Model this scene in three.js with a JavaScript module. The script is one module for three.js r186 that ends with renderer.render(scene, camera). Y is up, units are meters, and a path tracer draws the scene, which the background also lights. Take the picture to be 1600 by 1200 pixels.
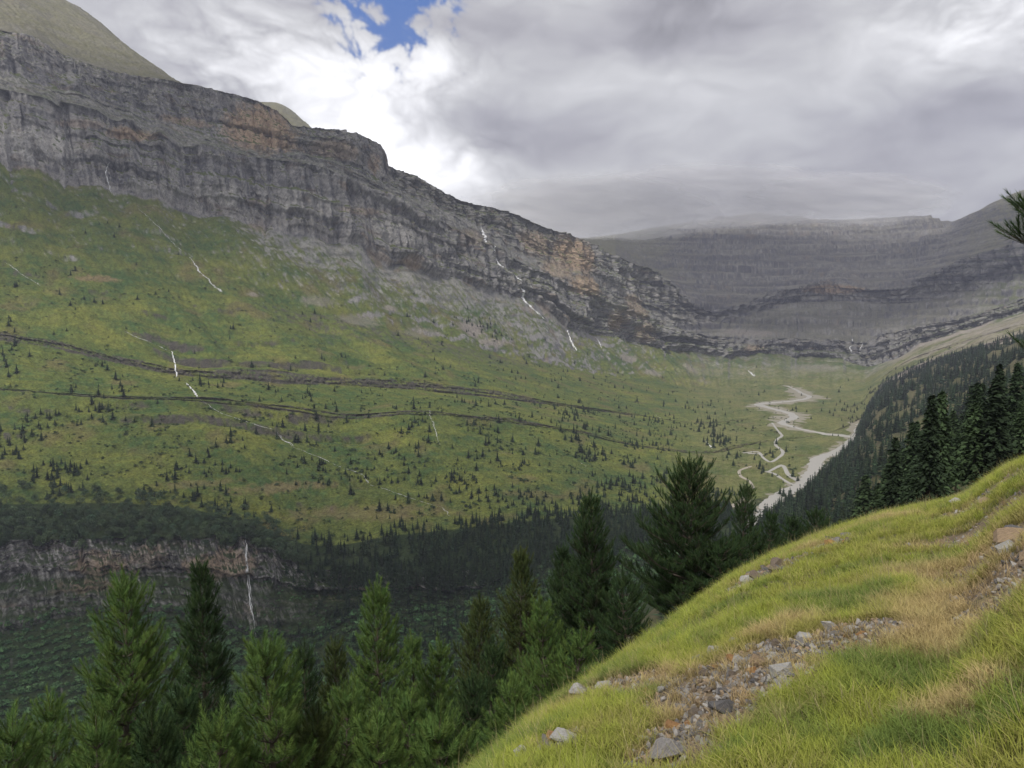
import * as THREE from 'three';
import { createNoise3D } from 'simplex-noise';
import { mergeGeometries } from 'three/addons/utils/BufferGeometryUtils.js';
import { ConvexGeometry } from 'three/addons/geometries/ConvexGeometry.js';

// ------------------------------------------------------------------ camera
const scene = new THREE.Scene();
const F = 1202, PITCH = Math.atan(100 / F);                 // lens in picture units (1600 x 1200), eye looks a little down
const camera = new THREE.PerspectiveCamera(2 * Math.atan(600 / F) * 180 / Math.PI, 4 / 3, 0.1, 40000);
camera.position.set(0, 0, 0);
camera.rotation.set(-PITCH, 0, 0);

// ------------------------------------------------------------------ helpers
function rngOf(seed) { let s = seed | 0; return () => { s = (s + 0x6d2b79f5) | 0; let t = Math.imul(s ^ (s >>> 15), 1 | s); t = (t + Math.imul(t ^ (t >>> 7), 61 | t)) ^ t; return ((t ^ (t >>> 14)) >>> 0) / 4294967296; }; }
const R = rngOf(7);
const rr = (a, b, r = R) => a + (b - a) * r();
const N1 = createNoise3D(rngOf(11)), N2 = createNoise3D(rngOf(23)), N3 = createNoise3D(rngOf(37));
const clamp = (x, a = 0, b = 1) => Math.min(b, Math.max(a, x));
const lerp = (a, b, t) => a + (b - a) * t;
const sst = (a, b, x) => { const t = clamp((x - a) / (b - a)); return t * t * (3 - 2 * t); };
function fbm(n, x, y, z, o = 4, g = 0.5) { let s = 0, a = 1, m = 0; for (let i = 0; i < o; i++) { s += a * n(x, y, z); m += a; a *= g; x = x * 2.03 + 7.1; y = y * 2.03 + 3.7; z = z * 2.03 + 1.3; } return s / m; }
const mix3 = (c, d, t) => { c[0] += (d[0] - c[0]) * t; c[1] += (d[1] - c[1]) * t; c[2] += (d[2] - c[2]) * t; };
const slopeOf = (py) => Math.tan(Math.atan((600 - py) / F) - PITCH);                        // rise per metre forward of a sight line
const bearing = (px, py) => (px - 800) / F / (Math.cos(PITCH) + (600 - py) / F * Math.sin(PITCH)); // metres right per metre forward
const at = (px, py, D) => new THREE.Vector3(bearing(px, py) * D, slopeOf(py) * D, -D);
const dirOf = (px, py) => { const a = bearing(px, py), k = slopeOf(py); return [Math.atan(a) * 180 / Math.PI, Math.atan(k / Math.hypot(1, a)) * 180 / Math.PI]; };
// smooth monotone curve through sorted points
function curve(xs, ys) {
  const n = xs.length, d = [], m = [];
  for (let i = 0; i < n - 1; i++) d.push((ys[i + 1] - ys[i]) / (xs[i + 1] - xs[i]));
  for (let i = 0; i < n; i++) m.push(i === 0 ? d[0] : i === n - 1 ? d[n - 2] : d[i - 1] * d[i] <= 0 ? 0 : 2 * d[i - 1] * d[i] / (d[i - 1] + d[i]));
  return (x) => {
    if (x <= xs[0]) return ys[0] + m[0] * (x - xs[0]) * 0.3;
    if (x >= xs[n - 1]) return ys[n - 1] + m[n - 1] * (x - xs[n - 1]) * 0.3;
    let i = 0; while (x > xs[i + 1]) i++;
    const h = xs[i + 1] - xs[i], t = (x - xs[i]) / h, t2 = t * t, t3 = t2 * t;
    return (2 * t3 - 3 * t2 + 1) * ys[i] + (t3 - 2 * t2 + t) * h * m[i] + (-2 * t3 + 3 * t2) * ys[i + 1] + (t3 - t2) * h * m[i + 1];
  };
}
const numbers = {};
function numbered(name) { const n = numbers[name] = (numbers[name] ?? -1) + 1; return n ? name + '_' + String(n).padStart(3, '0') : name; }
function tag(o, label, category, group, kind) {
  o.userData.label = label; o.userData.category = category;
  if (group) o.userData.group = group;
  if (kind) o.userData.kind = kind;
  return o;
}
function shadowed(o) { o.castShadow = o.receiveShadow = true; return o; }
function addMesh(name, geometry, material, parent = scene) {
  const m = shadowed(new THREE.Mesh(geometry, material)); m.name = parent === scene ? numbered(name) : name; parent.add(m); return m;
}
const geo = (pos, idx, col, nor) => {
  const g = new THREE.BufferGeometry();
  g.setAttribute('position', new THREE.Float32BufferAttribute(pos, 3));
  if (col) g.setAttribute('color', new THREE.Float32BufferAttribute(col, 3));
  if (idx) g.setIndex(idx);
  if (nor) g.setAttribute('normal', new THREE.Float32BufferAttribute(nor, 3)); else g.computeVertexNormals();
  return g;
};
const matte = (o) => new THREE.MeshStandardMaterial({ roughness: 0.95, metalness: 0, ...o });

// ------------------------------------------------------------------ sky: broken overcast
const SKY_W = 4096, SKY_H = 2048;
{
  const data = new Float32Array(SKY_W * SKY_H * 4);
  // tone of the cloud layer by direction (azimuth, elevation, spread in degrees, change)
  const blob = (px, py, sx, sy, v) => { const [az, el] = dirOf(px, py); return [az, el, sx, sy, v]; };
  const tones = [
    blob(530, 215, 3.8, 3.6, 0.95), blob(660, 270, 4, 2.6, 0.70), blob(520, 110, 6, 3.0, 0.18), blob(350, 110, 5, 2.4, 0.20), blob(650, 105, 4, 1.4, 0.42),
    blob(755, 190, 4, 1.8, -0.10), blob(620, 195, 1.6, 0.8, -0.12), blob(250, 40, 8, 3, -0.12), blob(1080, 10, 7, 1.8, -0.20), blob(1000, 120, 6, 3, 0.05), blob(1400, 110, 6, 2.6, 0.12), blob(1580, 25, 5, 2.6, 0.24),
    blob(1290, 270, 9, 1.5, -0.17), blob(1540, 190, 5, 1.2, -0.14), blob(900, 200, 6, 2.4, -0.06), blob(760, 205, 3, 1.6, -0.10), blob(1130, 190, 5, 2, 0.06), blob(1550, 275, 5, 1.4, 0.08), blob(1000, 330, 6, 1.4, -0.08),
  ];
  const [gx, gy] = dirOf(625, 8);
  for (let row = SKY_H / 2 - 8; row < SKY_H; row++) {
    const el = ((row + 0.5) / SKY_H - 0.5) * 180;
    for (let col = 0; col < SKY_W; col++) {
      const th = ((col + 0.5) / SKY_W - 0.5) * 2 * Math.PI, dx = Math.cos(th), dz = Math.sin(th);
      let az = Math.atan2(dx, -dz) * 180 / Math.PI;
      const ce = Math.cos(el * Math.PI / 180), se = Math.max(0.0, Math.sin(el * Math.PI / 180));
      const near = Math.abs(az) < 45 && el < 35, oct = near ? 6 : 4;
      // direction on a slightly flattened dome so that the layer stretches towards the horizon
      const X = dx * ce, Y = se * 1.7, Z = dz * ce;
      const wx = fbm(N2, X * 4, Y * 4, Z * 4, 3) * 0.07, wy = fbm(N3, X * 4, Y * 4, Z * 4, 3) * 0.05;
      const big = fbm(N1, X * 2.4, Y * 4.2, Z * 2.4, 4), mid = fbm(N2, (X + wx) * 7, (Y + wy) * 9, Z * 7, oct, 0.5);
      let bil = 0, am = 1, sum = 0, fq = 9; for (let q = 0; q < (near ? 6 : 3); q++) { bil += am * Math.abs(N3((X + wx) * fq, (Y + wy) * fq, Z * fq + q * 5)); sum += am; am *= 0.62; fq *= 2.1; } bil /= sum;
      let v = 0.64 + 0.26 * big + 0.13 * mid;
      let puff = 0;
      for (const [a, e, sx, sy, d] of tones) { const q = ((az - a + wx * 30) / sx) ** 2 + ((el - e + wy * 30) / sy) ** 2; if (q < 9) { const w = Math.exp(-q * 0.7); v += (d < 0 ? 1.5 : 1) * d * w; if (d > 0.15) puff += w; } }
      v += (clamp(puff) * 0.95 + 0.16) * (bil - 0.30);
      v = Math.max(0.30, v);
      // the one hole in the cloud, and others like it out of view
      let hole = 0.40 - Math.hypot((az - gx) / 5.6, (el - gy - 3.2) / 7.0) * 0.40 + 0.10 * mid - 0.60 * (bil - 0.28);
      const elsewhere = fbm(N1, X * 3.3 + 9, Y * 3.3, Z * 3.3, 4) - 0.62;
      if (Math.hypot(az - gx, el - gy) > 14) hole = el > 24 || Math.abs(az) > 40 ? elsewhere : -1;
      const b = sst(0.0, 0.13, hole);
      const t = sst(0, 60, el), blue = [lerp(0.05, 0.03, t), lerp(0.19, 0.13, t), lerp(0.58, 0.44, t)];
      const warm = sst(0.75, 0.4, v);
      const o = (row * SKY_W + col) * 4;
      data[o] = lerp(v * lerp(1, 0.995, warm), blue[0], b); data[o + 1] = lerp(v * lerp(1, 0.972, warm), blue[1], b); data[o + 2] = lerp(v * lerp(1.01, 1.04, warm), blue[2], b); data[o + 3] = 1;
    }
  }
  for (let row = 0; row < SKY_H / 2 - 8; row++) for (let col = 0; col < SKY_W; col++) { const o = (row * SKY_W + col) * 4; data[o] = data[o + 1] = data[o + 2] = 0.3; data[o + 3] = 1; }
  const sky = new THREE.DataTexture(data, SKY_W, SKY_H, THREE.RGBAFormat, THREE.FloatType);
  sky.mapping = THREE.EquirectangularReflectionMapping; sky.magFilter = sky.minFilter = THREE.LinearFilter; sky.needsUpdate = true;
  scene.background = sky; scene.environment = sky;
}
const SKY_STRENGTH = 0.48;
scene.backgroundIntensity = scene.environmentIntensity = SKY_STRENGTH;

// ------------------------------------------------------------------ sun behind thin cloud, exposure, air
const sun = new THREE.DirectionalLight(new THREE.Color(1.0, 0.95, 0.87), 1.5);
sun.position.set(-0.30, 0.78, 0.50).multiplyScalar(6000); sun.target.position.set(0, 0, 0);
sun.castShadow = true; sun.shadow.radius = 22; sun.shadow.mapSize.set(4096, 4096);
Object.assign(sun.shadow.camera, { left: -6000, right: 6000, top: 6000, bottom: -6000, near: 10, far: 16000 });
scene.add(sun, sun.target);
const renderer = new THREE.WebGLRenderer({ antialias: true });
renderer.toneMapping = THREE.LinearToneMapping; renderer.toneMappingExposure = 2.3;
renderer.shadowMap.enabled = true; renderer.shadowMap.type = THREE.PCFSoftShadowMap;
scene.fog = new THREE.FogExp2(new THREE.Color(0.72, 0.77, 1.0), 0.00007);

// ------------------------------------------------------------------ valley: feature lines (picture x, picture y, metres forward) lofted into one sheet
const line = (pts) => {
  const q = pts.map(([px, py, D]) => [bearing(px, py), slopeOf(py), D]), xs = q.map((p) => p[0]);
  const k = curve(xs, q.map((p) => p[1])), d = curve(xs, q.map((p) => p[2]));
  return (a) => [k(a) * d(a), d(a)];
};
const foot = line([[-350, 1480, 520], [0, 1440, 560], [400, 1360, 610], [700, 1200, 680], [850, 1080, 760], [1000, 970, 830], [1100, 880, 900], [1200, 815, 1000], [1262, 770, 1150], [1300, 730, 1350], [1335, 692, 1640], [1352, 650, 2060], [1375, 612, 2350], [1420, 585, 2350], [1500, 558, 2120], [1600, 528, 1900], [1900, 470, 1500]]);
const lines = [
  foot,
  line([[-350, 1010, 860], [0, 985, 870], [180, 955, 870], [300, 960, 855], [400, 995, 850], [460, 1000, 850], [560, 965, 860], [700, 950, 880], [850, 900, 900], [1000, 850, 960], [1100, 826, 1000], [1200, 800, 1075], [1262, 764, 1170], [1300, 724, 1380], [1340, 684, 1690], [1354, 644, 2110], [1376, 606, 2400], [1420, 581, 2400], [1500, 555, 2170], [1600, 525, 1950], [1900, 465, 1550]]),
  line([[-350, 905, 885], [0, 897, 890], [200, 892, 888], [380, 902, 880], [480, 918, 885], [600, 922, 893], [700, 922, 900], [850, 878, 925], [1000, 842, 975], [1100, 822, 1012], [1200, 796, 1085], [1262, 760, 1185], [1300, 720, 1400], [1342, 680, 1720], [1356, 640, 2140], [1378, 603, 2430], [1420, 579, 2430], [1500, 553, 2200], [1600, 523, 1980], [1900, 460, 1580]]),
  line([[-350, 848, 900], [0, 842, 905], [180, 842, 903], [370, 832, 900], [420, 850, 905], [480, 880, 905], [600, 888, 915], [700, 888, 922], [850, 858, 950], [1000, 836, 990], [1100, 818, 1025], [1200, 792, 1095], [1264, 756, 1200], [1302, 716, 1420], [1344, 676, 1750], [1358, 636, 2170], [1380, 600, 2460], [1420, 577, 2460], [1500, 551, 2230], [1600, 521, 2010], [1900, 456, 1610]]),
  line([[-350, 795, 1000], [0, 788, 1000], [200, 785, 1000], [380, 812, 985], [500, 852, 960], [600, 838, 985], [700, 826, 1000], [800, 814, 1012], [900, 808, 1035], [1000, 802, 1060], [1100, 792, 1085], [1200, 775, 1140], [1266, 742, 1270], [1304, 706, 1480], [1346, 668, 1840], [1360, 628, 2260], [1382, 596, 2510], [1420, 574, 2500], [1500, 548, 2270], [1600, 518, 2050], [1900, 450, 1650]]),
  line([[-350, 575, 1240], [0, 608, 1250], [200, 622, 1270], [320, 628, 1285], [450, 641, 1300], [550, 654, 1320], [650, 646, 1345], [800, 662, 1400], [900, 676, 1440], [1000, 698, 1460], [1100, 708, 1450], [1200, 690, 1600], [1280, 680, 1720], [1310, 672, 1800], [1348, 652, 2080], [1364, 614, 2430], [1384, 592, 2570], [1420, 570, 2560], [1500, 545, 2330], [1600, 515, 2110], [1900, 440, 1700]]),
  line([[-350, 573, 1243], [0, 604, 1254], [200, 618, 1274], [320, 619, 1291], [450, 632, 1306], [550, 640, 1329], [650, 636, 1353], [800, 653, 1407], [900, 669, 1446], [1000, 694, 1464], [1100, 702, 1458], [1200, 687, 1612], [1280, 677, 1735], [1310, 669, 1815], [1348, 649, 2100], [1364, 612, 2450], [1384, 590, 2590], [1420, 568, 2580], [1500, 543, 2350], [1600, 513, 2130], [1900, 437, 1720]]),
  line([[-350, 500, 1390], [0, 530, 1400], [90, 545, 1410], [260, 583, 1430], [400, 597, 1470], [600, 606, 1560], [750, 619, 1680], [850, 631, 1760], [1000, 650, 1930], [1100, 661, 1850], [1200, 652, 1960], [1280, 646, 2020], [1310, 642, 2090], [1348, 628, 2330], [1366, 604, 2560], [1386, 585, 2660], [1420, 564, 2650], [1500, 537, 2430], [1600, 507, 2220], [1900, 425, 1800]]),
  line([[-350, 494, 1396], [0, 520, 1407], [90, 531, 1418], [260, 566, 1441], [400, 579, 1482], [600, 590, 1573], [750, 609, 1690], [850, 625, 1767], [1000, 648, 1936], [1100, 659, 1860], [1200, 650, 1980], [1280, 644, 2045], [1310, 640, 2115], [1348, 626, 2350], [1366, 602, 2580], [1386, 583, 2680], [1420, 562, 2670], [1500, 535, 2450], [1600, 505, 2240], [1900, 422, 1820]]),
  line([[-350, 350, 1640], [0, 400, 1650], [200, 432, 1705], [400, 472, 1800], [600, 512, 1980], [800, 560, 2250], [950, 588, 2560], [1050, 602, 2720], [1120, 607, 2800], [1200, 608, 2800], [1300, 607, 2780], [1350, 600, 2780], [1386, 575, 2800], [1420, 555, 2780], [1500, 528, 2570], [1600, 498, 2370], [1900, 405, 1950]]),
  line([[-350, 190, 1930], [0, 254, 1950], [65, 275, 1970], [165, 300, 2010], [280, 330, 2070], [415, 354, 2140], [500, 374, 2200], [565, 396, 2260], [625, 416, 2310], [690, 440, 2390], [740, 447, 2460], [800, 460, 2550], [860, 492, 2640], [910, 520, 2730], [960, 533, 2870], [1010, 541, 3020], [1060, 546, 3160], [1120, 553, 3300], [1180, 556, 3380], [1250, 556, 3380], [1310, 560, 3300], [1350, 572, 3180], [1400, 560, 3080], [1440, 538, 3000], [1500, 519, 2880], [1600, 488, 2650], [1900, 380, 2150]]),
  line([[-350, 70, 1990], [0, 138, 2010], [100, 158, 2045], [200, 188, 2090], [300, 222, 2140], [400, 244, 2190], [490, 258, 2250], [600, 302, 2340], [700, 350, 2440], [800, 400, 2590], [860, 430, 2680], [910, 452, 2770], [1000, 492, 3050], [1060, 514, 3200], [1120, 525, 3350], [1180, 528, 3440], [1250, 527, 3440], [1310, 529, 3370], [1350, 534, 3250], [1400, 518, 3160], [1440, 510, 3090], [1500, 498, 2960], [1600, 466, 2720], [1900, 350, 2220]]),
  line([[-350, 48, 2040], [0, 118, 2070], [100, 142, 2100], [200, 170, 2150], [300, 204, 2200], [400, 234, 2240], [490, 246, 2300], [600, 288, 2390], [700, 332, 2490], [800, 378, 2640], [860, 405, 2730], [910, 426, 2820], [1000, 468, 3110], [1060, 492, 3270], [1120, 500, 3600], [1180, 488, 3950], [1250, 470, 4080], [1310, 468, 4050], [1350, 470, 3950], [1400, 474, 3750], [1440, 468, 3650], [1500, 455, 3500], [1600, 430, 3250], [1900, 310, 2600]]),
  line([[-350, -60, 2080], [0, 46, 2130], [50, 56, 2150], [100, 86, 2165], [150, 104, 2185], [200, 116, 2210], [270, 126, 2250], [350, 143, 2290], [400, 156, 2310], [435, 176, 2330], [460, 197, 2345], [500, 203, 2370], [545, 207, 2400], [592, 226, 2440], [601, 240, 2440], [606, 259, 2445], [645, 272, 2490], [690, 299, 2540], [740, 318, 2610], [800, 332, 2700], [850, 354, 2780], [900, 370, 2870], [950, 393, 3000], [1000, 417, 3150], [1045, 444, 3290], [1080, 470, 3420], [1120, 484, 3680], [1180, 466, 4040], [1250, 444, 4160], [1310, 440, 4130], [1350, 446, 4030], [1400, 448, 3830], [1440, 436, 3730], [1500, 410, 3600], [1600, 372, 3380], [1900, 260, 2750]]),
  line([[-350, -220, 2500], [0, -32, 2600], [55, 1, 2600], [150, 45, 2600], [270, 122, 2560], [300, 150, 2600], [400, 190, 2650], [500, 222, 2700], [600, 272, 2800], [700, 320, 2900], [800, 348, 3050], [900, 386, 3300], [950, 402, 3700], [1000, 420, 4300], [1045, 428, 4500], [1120, 434, 4700], [1200, 428, 4800], [1300, 414, 4850], [1400, 414, 4700], [1450, 402, 4500], [1500, 384, 4300], [1600, 345, 4000], [1900, 210, 3300]]),
  line([[-350, -320, 3000], [0, -60, 3200], [150, 30, 3200], [270, 130, 3200], [400, 158, 4200], [430, 160, 4200], [490, 202, 4200], [560, 270, 4300], [700, 340, 4600], [800, 362, 5200], [900, 372, 5900], [950, 368, 6200], [1000, 360, 6300], [1100, 342, 6400], [1180, 332, 6500], [1240, 336, 6500], [1300, 342, 6500], [1380, 338, 6400], [1440, 334, 6200], [1484, 345, 5600], [1520, 332, 5000], [1560, 312, 4800], [1600, 296, 4700], [1700, 250, 4500], [1900, 180, 4200]]),
  line([[-350, -200, 4500], [0, 40, 5000], [270, 250, 5200], [600, 380, 6500], [900, 420, 8200], [1180, 390, 8600], [1440, 390, 8200], [1600, 360, 7000], [1900, 260, 6500]]),
];
// rows in each interval, and what it is made of
const SUB = [26, 26, 32, 26, 70, 8, 42, 12, 64, 62, 96, 22, 84, 44, 52, 6];
// metres along the valley wall: constant down the fall line of the long left wall, along the wall's foot elsewhere
const along = (i, px, x, z) => lerp(0.65 * x - 0.76 * z, G.s[i] + G.off, sst(1000, 1150, px));
const CLIFF = [0, 0.7, 1, 0, 0, 0.55, 0, 0.75, 0, 0, 1, 0.45, 1, 0, 0, 0];
const COLS = 1400, PX0 = -200, PX1 = 1800;
const rowStart = [0]; for (const n of SUB) rowStart.push(rowStart[rowStart.length - 1] + n);
const ROWS = rowStart[SUB.length] + 1;
const colA = (i) => (lerp(PX0, PX1, i / (COLS - 1)) - 800) / F;
const G = { pos: new Float32Array(COLS * ROWS * 3), col: new Float32Array(COLS * ROWS * 3), k: new Float32Array(COLS * ROWS), s: new Float32Array(COLS), nor: null, kindOf: new Float32Array(COLS * ROWS) };
{
  const base = [];                                           // [y, D] of each feature line in each column
  for (let i = 0; i < COLS; i++) { const a = colA(i); base.push(lines.map((l) => l(a))); for (let j = 1; j < lines.length; j++) base[i][j][1] = Math.max(base[i][j][1], base[i][j - 1][1] + 4); }
  for (let i = 0, q = 0; i < COLS; i++) {
    if (i) q += Math.hypot(colA(i) * base[i][10][1] - colA(i - 1) * base[i - 1][10][1], base[i][10][1] - base[i - 1][10][1]);
    const B = base[i], px = 800 + F * colA(i), shift = (j, to, m) => { B[j] = [lerp(B[j][0], B[to][0], m), lerp(B[j][1], B[to][1], m)]; };
    const n = fbm(N1, q / 330, 3.1, 0, 2), n2 = fbm(N2, q / 260, 7.7, 0, 2);
    if (n > 0) shift(10, 9, n * 0.14); else shift(10, 11, -n * 0.22);
    if (n2 > 0) shift(11, 10, n2 * 0.13); else shift(12, 13, -n2 * 0.13);
    const m6 = N3(q / 700, 1.1, 0), m8 = N3(q / 700, 9.1, 0);
    shift(6, 5, 0.1 - 0.5 * m6); shift(8, 7, -0.05 - 0.4 * m8);
    const n3 = fbm(N1, q / 140, 5.5, 0, 2); if (n3 > 0) shift(3, 2, n3 * 0.5); else shift(2, 3, -n3 * 0.3);
  }
  let s = 0;
  const CL = 10, outX = new Float32Array(COLS), outZ = new Float32Array(COLS);
  for (let i = 0; i < COLS; i++) {
    if (i) { const a = colA(i), b = colA(i - 1); s += Math.hypot(a * base[i][CL][1] - b * base[i - 1][CL][1], base[i][CL][1] - base[i - 1][CL][1]); }
    G.s[i] = s;
    const i0 = Math.max(0, i - 14), i1 = Math.min(COLS - 1, i + 14);
    let tx = colA(i1) * base[i1][CL][1] - colA(i0) * base[i0][CL][1], tz = -(base[i1][CL][1] - base[i0][CL][1]);
    const l = Math.hypot(tx, tz); outX[i] = -tz / l; outZ[i] = tx / l;                    // away from the rock, towards the valley
    if (outZ[i] < 0) { outX[i] *= -1; outZ[i] *= -1; }
  }
  { const i = Math.round((1075 - PX0) / (PX1 - PX0) * (COLS - 1)), a = colA(i), D = base[i][10][1]; G.off = 0.65 * a * D + 0.76 * D - G.s[i]; }
  for (let i = 0; i < COLS; i++) {
    const a = colA(i), px = 800 + F * a, right = sst(1330, 1430, px);
    for (let j = 0, r = 0; j < SUB.length; j++) {
      const [y0, d0] = base[i][j], [y1, d1] = base[i][j + 1], run = Math.abs(d1 - d0), steep = clamp(Math.abs(y1 - y0) / (run + 1) / 0.3, 0.06, 1);
      for (let q = 0; q < SUB[j] + (j === SUB.length - 1 ? 1 : 0); q++, r++) {
        const t = q / SUB[j], v = j + t;
        let y = lerp(y0, y1, t), D = lerp(d0, d1, t), x = a * D, z = -D;
        let cl = CLIFF[j] ? CLIFF[j] * clamp(0.35 + t * 5) : 0;
        if (!CLIFF[j] && j > 0 && CLIFF[j - 1]) cl = 0.45 * CLIFF[j - 1] * clamp(1 - t * 6);
        const far = clamp(D / 2000, 0.45, 2.2), sc = along(i, px, x, z);
        let out = 0;
        if (cl > 0) {
          const big = j >= 10 ? 1 : j >= 5 ? 0.16 : 0.42;
          const warp = fbm(N1, sc / 260, v * 0.9, 5, 2);
          const lay = (v + warp * 0.05) * (j >= 10 ? 11 : 7), li = Math.floor(lay), lf = lay - li;
          const hs = (k) => N2(k * 17.31, sc / 420, 3.3);
          const strata = lerp(hs(li), hs(li + 1), sst(0.72, 1, lf)), tl = (v + warp * 0.1) * 3.3, ti = Math.floor(tl), tier = lerp(N3(ti * 9.7, sc / 700, 1), N3(ti * 9.7 + 9.7, sc / 700, 1), sst(0.8, 1, tl - ti));
          const rib = 1 - 2 * Math.abs(N1(sc / 62, v * 0.75, 2.2)), rib2 = 1 - 2 * Math.abs(N2(sc / 23, v * 1.6, 8.2));
          const nose = fbm(N3, sc / 240, v * 0.35, 0.5, 3);
          out = cl * big * (30 * nose + 13 * rib + 7 * rib2 + 4 * N3(sc / 9, v * 2, 1) + 8 * strata + 20 * tier + 3.0 * N2(sc / 5, v * 9, 3) + 2.2 * N1(sc / 15, v * 22, 4));
          if (j === 5 || j === 7) out += cl * (2.6 * N3(sc / 7, v * 3, 4) + 1.5 * (1 - 2 * Math.abs(N1(sc / 3.5, v * 2, 7))) + 2.2 * N2(sc / 90, v * 9, 2));
          if (j <= 2) out += cl * (3.4 * N3(sc / 8, v * 1.1, 4) + 2.0 * (1 - 2 * Math.abs(N1(sc / 4, v * 2, 7))) + (j === 1 ? 3.4 : 1.6) * N2(sc / 60, v * 13, 2) + 1.0 * N3(sc / 2, v * 8, 9));
          out *= clamp(D / 2200, 1, 1.7);
          if (j === 10 && !right) out += cl * 10 * fbm(N1, sc / 90, v * 3, 9, 3);
          x += outX[i] * out; z += outZ[i] * out;
          y += cl * big * 3 * N2(sc / 18, v * 6, 6);
        }
        // slopes: gullies down the fall line, hummocks, thin rock steps along the bedding
        const soft = 1 - clamp(cl * 1.4);
        if (soft > 0) {
          const edge = Math.min(1, (j === 0 ? t : Math.min(t, 1 - t)) * 8 + (j === 0 ? 0 : 0.25));
          const gul = Math.abs(fbm(N1, sc / 230, v * 0.35, 1.7, 3));
          let dy = steep * far * (-27 * (0.35 - gul) * (j > 3 && j < 13 ? 1 : 0.5) + 5.5 * fbm(N2, x / 70, 0, z / 70, 4) + 2.2 * fbm(N3, x / 16, 0.3, z / 16, 2));
          if (j >= 4 && j < 10) {
            const lay = (v + 0.06 * fbm(N2, sc / 200, v, 2, 2)) * 7, lf = lay - Math.floor(lay), mid = sst(4.6, 5, v) * sst(8.6, 8, v) * sst(120, 300, px) * sst(1000, 820, px), m = sst(-0.05 - 0.38 * mid, 0.35, fbm(N3, sc / 260, Math.floor(lay) * 5.3, 4, 3)) * steep * (0.22 + 0.78 * mid);
            dy += Math.min(1, m) * Math.abs(y1 - y0) / 7 * 0.95 * (sst(0.79, 0.97, lf) - lf) / (far * 1);
          }
          if (j >= 13) { dy += 30 * fbm(N1, x / 700, 0, z / 700, 4) * sst(0, 0.4, v - 13) * (v < 14 ? v - 13 : 1) * (px > 980 ? 0.6 : 0.25); }
          y += dy * soft * edge;
        }
        const wb = sst(1010, 1110, px) * (1 - 0.85 * sst(1420, 1500, px) * sst(12.6, 13.2, v)) * sst(10.9, 11.2, v) * sst(15.6, 15, v);
        if (wb > 0) { const step = v < 13 ? 38 : 52, u = (y + 30 * fbm(N2, x / 700, 0, z / 700, 3) + 0.02 * x) / step, fl = Math.floor(u), f = u - fl, hard = clamp(0.75 + 0.5 * N1(fl * 3.7, x / 500, z / 500)); y += wb * hard * step * (sst(0.5, 0.92, f) - f); x += wb * 5 * fbm(N3, x / 60, y / 20, z / 60, 3); z += wb * 9 * fbm(N1, x / 50, y / 25, z / 50, 3); }
        const o = (i * ROWS + r) * 3;
        G.pos[o] = x; G.pos[o + 1] = y; G.pos[o + 2] = z;
        G.kindOf[i * ROWS + r] = v;
      }
    }
  }
  // normals of the whole sheet, so that its pieces join without a seam
  const nor = G.nor = new Float32Array(COLS * ROWS * 3), P = G.pos;
  for (let i = 0; i < COLS; i++) for (let r = 0; r < ROWS; r++) {
    const l = (Math.max(0, i - 1) * ROWS + r) * 3, q = (Math.min(COLS - 1, i + 1) * ROWS + r) * 3, d = (i * ROWS + Math.max(0, r - 1)) * 3, u = (i * ROWS + Math.min(ROWS - 1, r + 1)) * 3;
    const ax = P[q] - P[l], ay = P[q + 1] - P[l + 1], az = P[q + 2] - P[l + 2], bx = P[u] - P[d], by = P[u + 1] - P[d + 1], bz = P[u + 2] - P[d + 2];
    let nx = ay * bz - az * by, ny = az * bx - ax * bz, nz = ax * by - ay * bx; const m = Math.hypot(nx, ny, nz) || 1, o = (i * ROWS + r) * 3;
    nor[o] = nx / m; nor[o + 1] = ny / m; nor[o + 2] = nz / m;
    G.k[i * ROWS + r] = P[o + 1] / -P[o + 2];
  }
}
const gridAt = (i, r) => { const o = (i * ROWS + r) * 3; return new THREE.Vector3(G.pos[o], G.pos[o + 1], G.pos[o + 2]); };
// first point of the valley that a sight line meets
function pick(px, py, fromRow = 0) {
  const k = slopeOf(py), ci = clamp((800 + F * bearing(px, py) - PX0) / (PX1 - PX0) * (COLS - 1), 0, COLS - 1), i = Math.round(ci);
  for (let r = fromRow + 1; r < ROWS; r++) {
    const k1 = G.k[i * ROWS + r], k0 = G.k[i * ROWS + r - 1];
    if (k1 >= k) { const t = clamp((k - k0) / (k1 - k0 || 1)); return Object.assign(gridAt(i, r - 1).lerp(gridAt(i, r), t), { i, r: r - 1 + t }); }
  }
  return Object.assign(gridAt(i, ROWS - 1), { i, r: ROWS - 1 });
}
// height of the valley sheet over a point (used on slopes and floor)
function valleyY(x, z) {
  const D = -z, ci = (x / D * F + 800 - PX0) / (PX1 - PX0) * (COLS - 1), i = clamp(Math.floor(ci), 0, COLS - 2), f = clamp(ci - i);
  const one = (c) => { let lo = 0, hi = ROWS - 1; while (hi - lo > 1) { const m = (lo + hi) >> 1; if (-G.pos[(c * ROWS + m) * 3 + 2] < D) lo = m; else hi = m; } const a = (c * ROWS + lo) * 3, b = (c * ROWS + hi) * 3, d0 = -G.pos[a + 2], d1 = -G.pos[b + 2]; return lerp(G.pos[a + 1], G.pos[b + 1], clamp((D - d0) / (d1 - d0 || 1))); };
  return lerp(one(i), one(i + 1), f);
}
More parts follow.
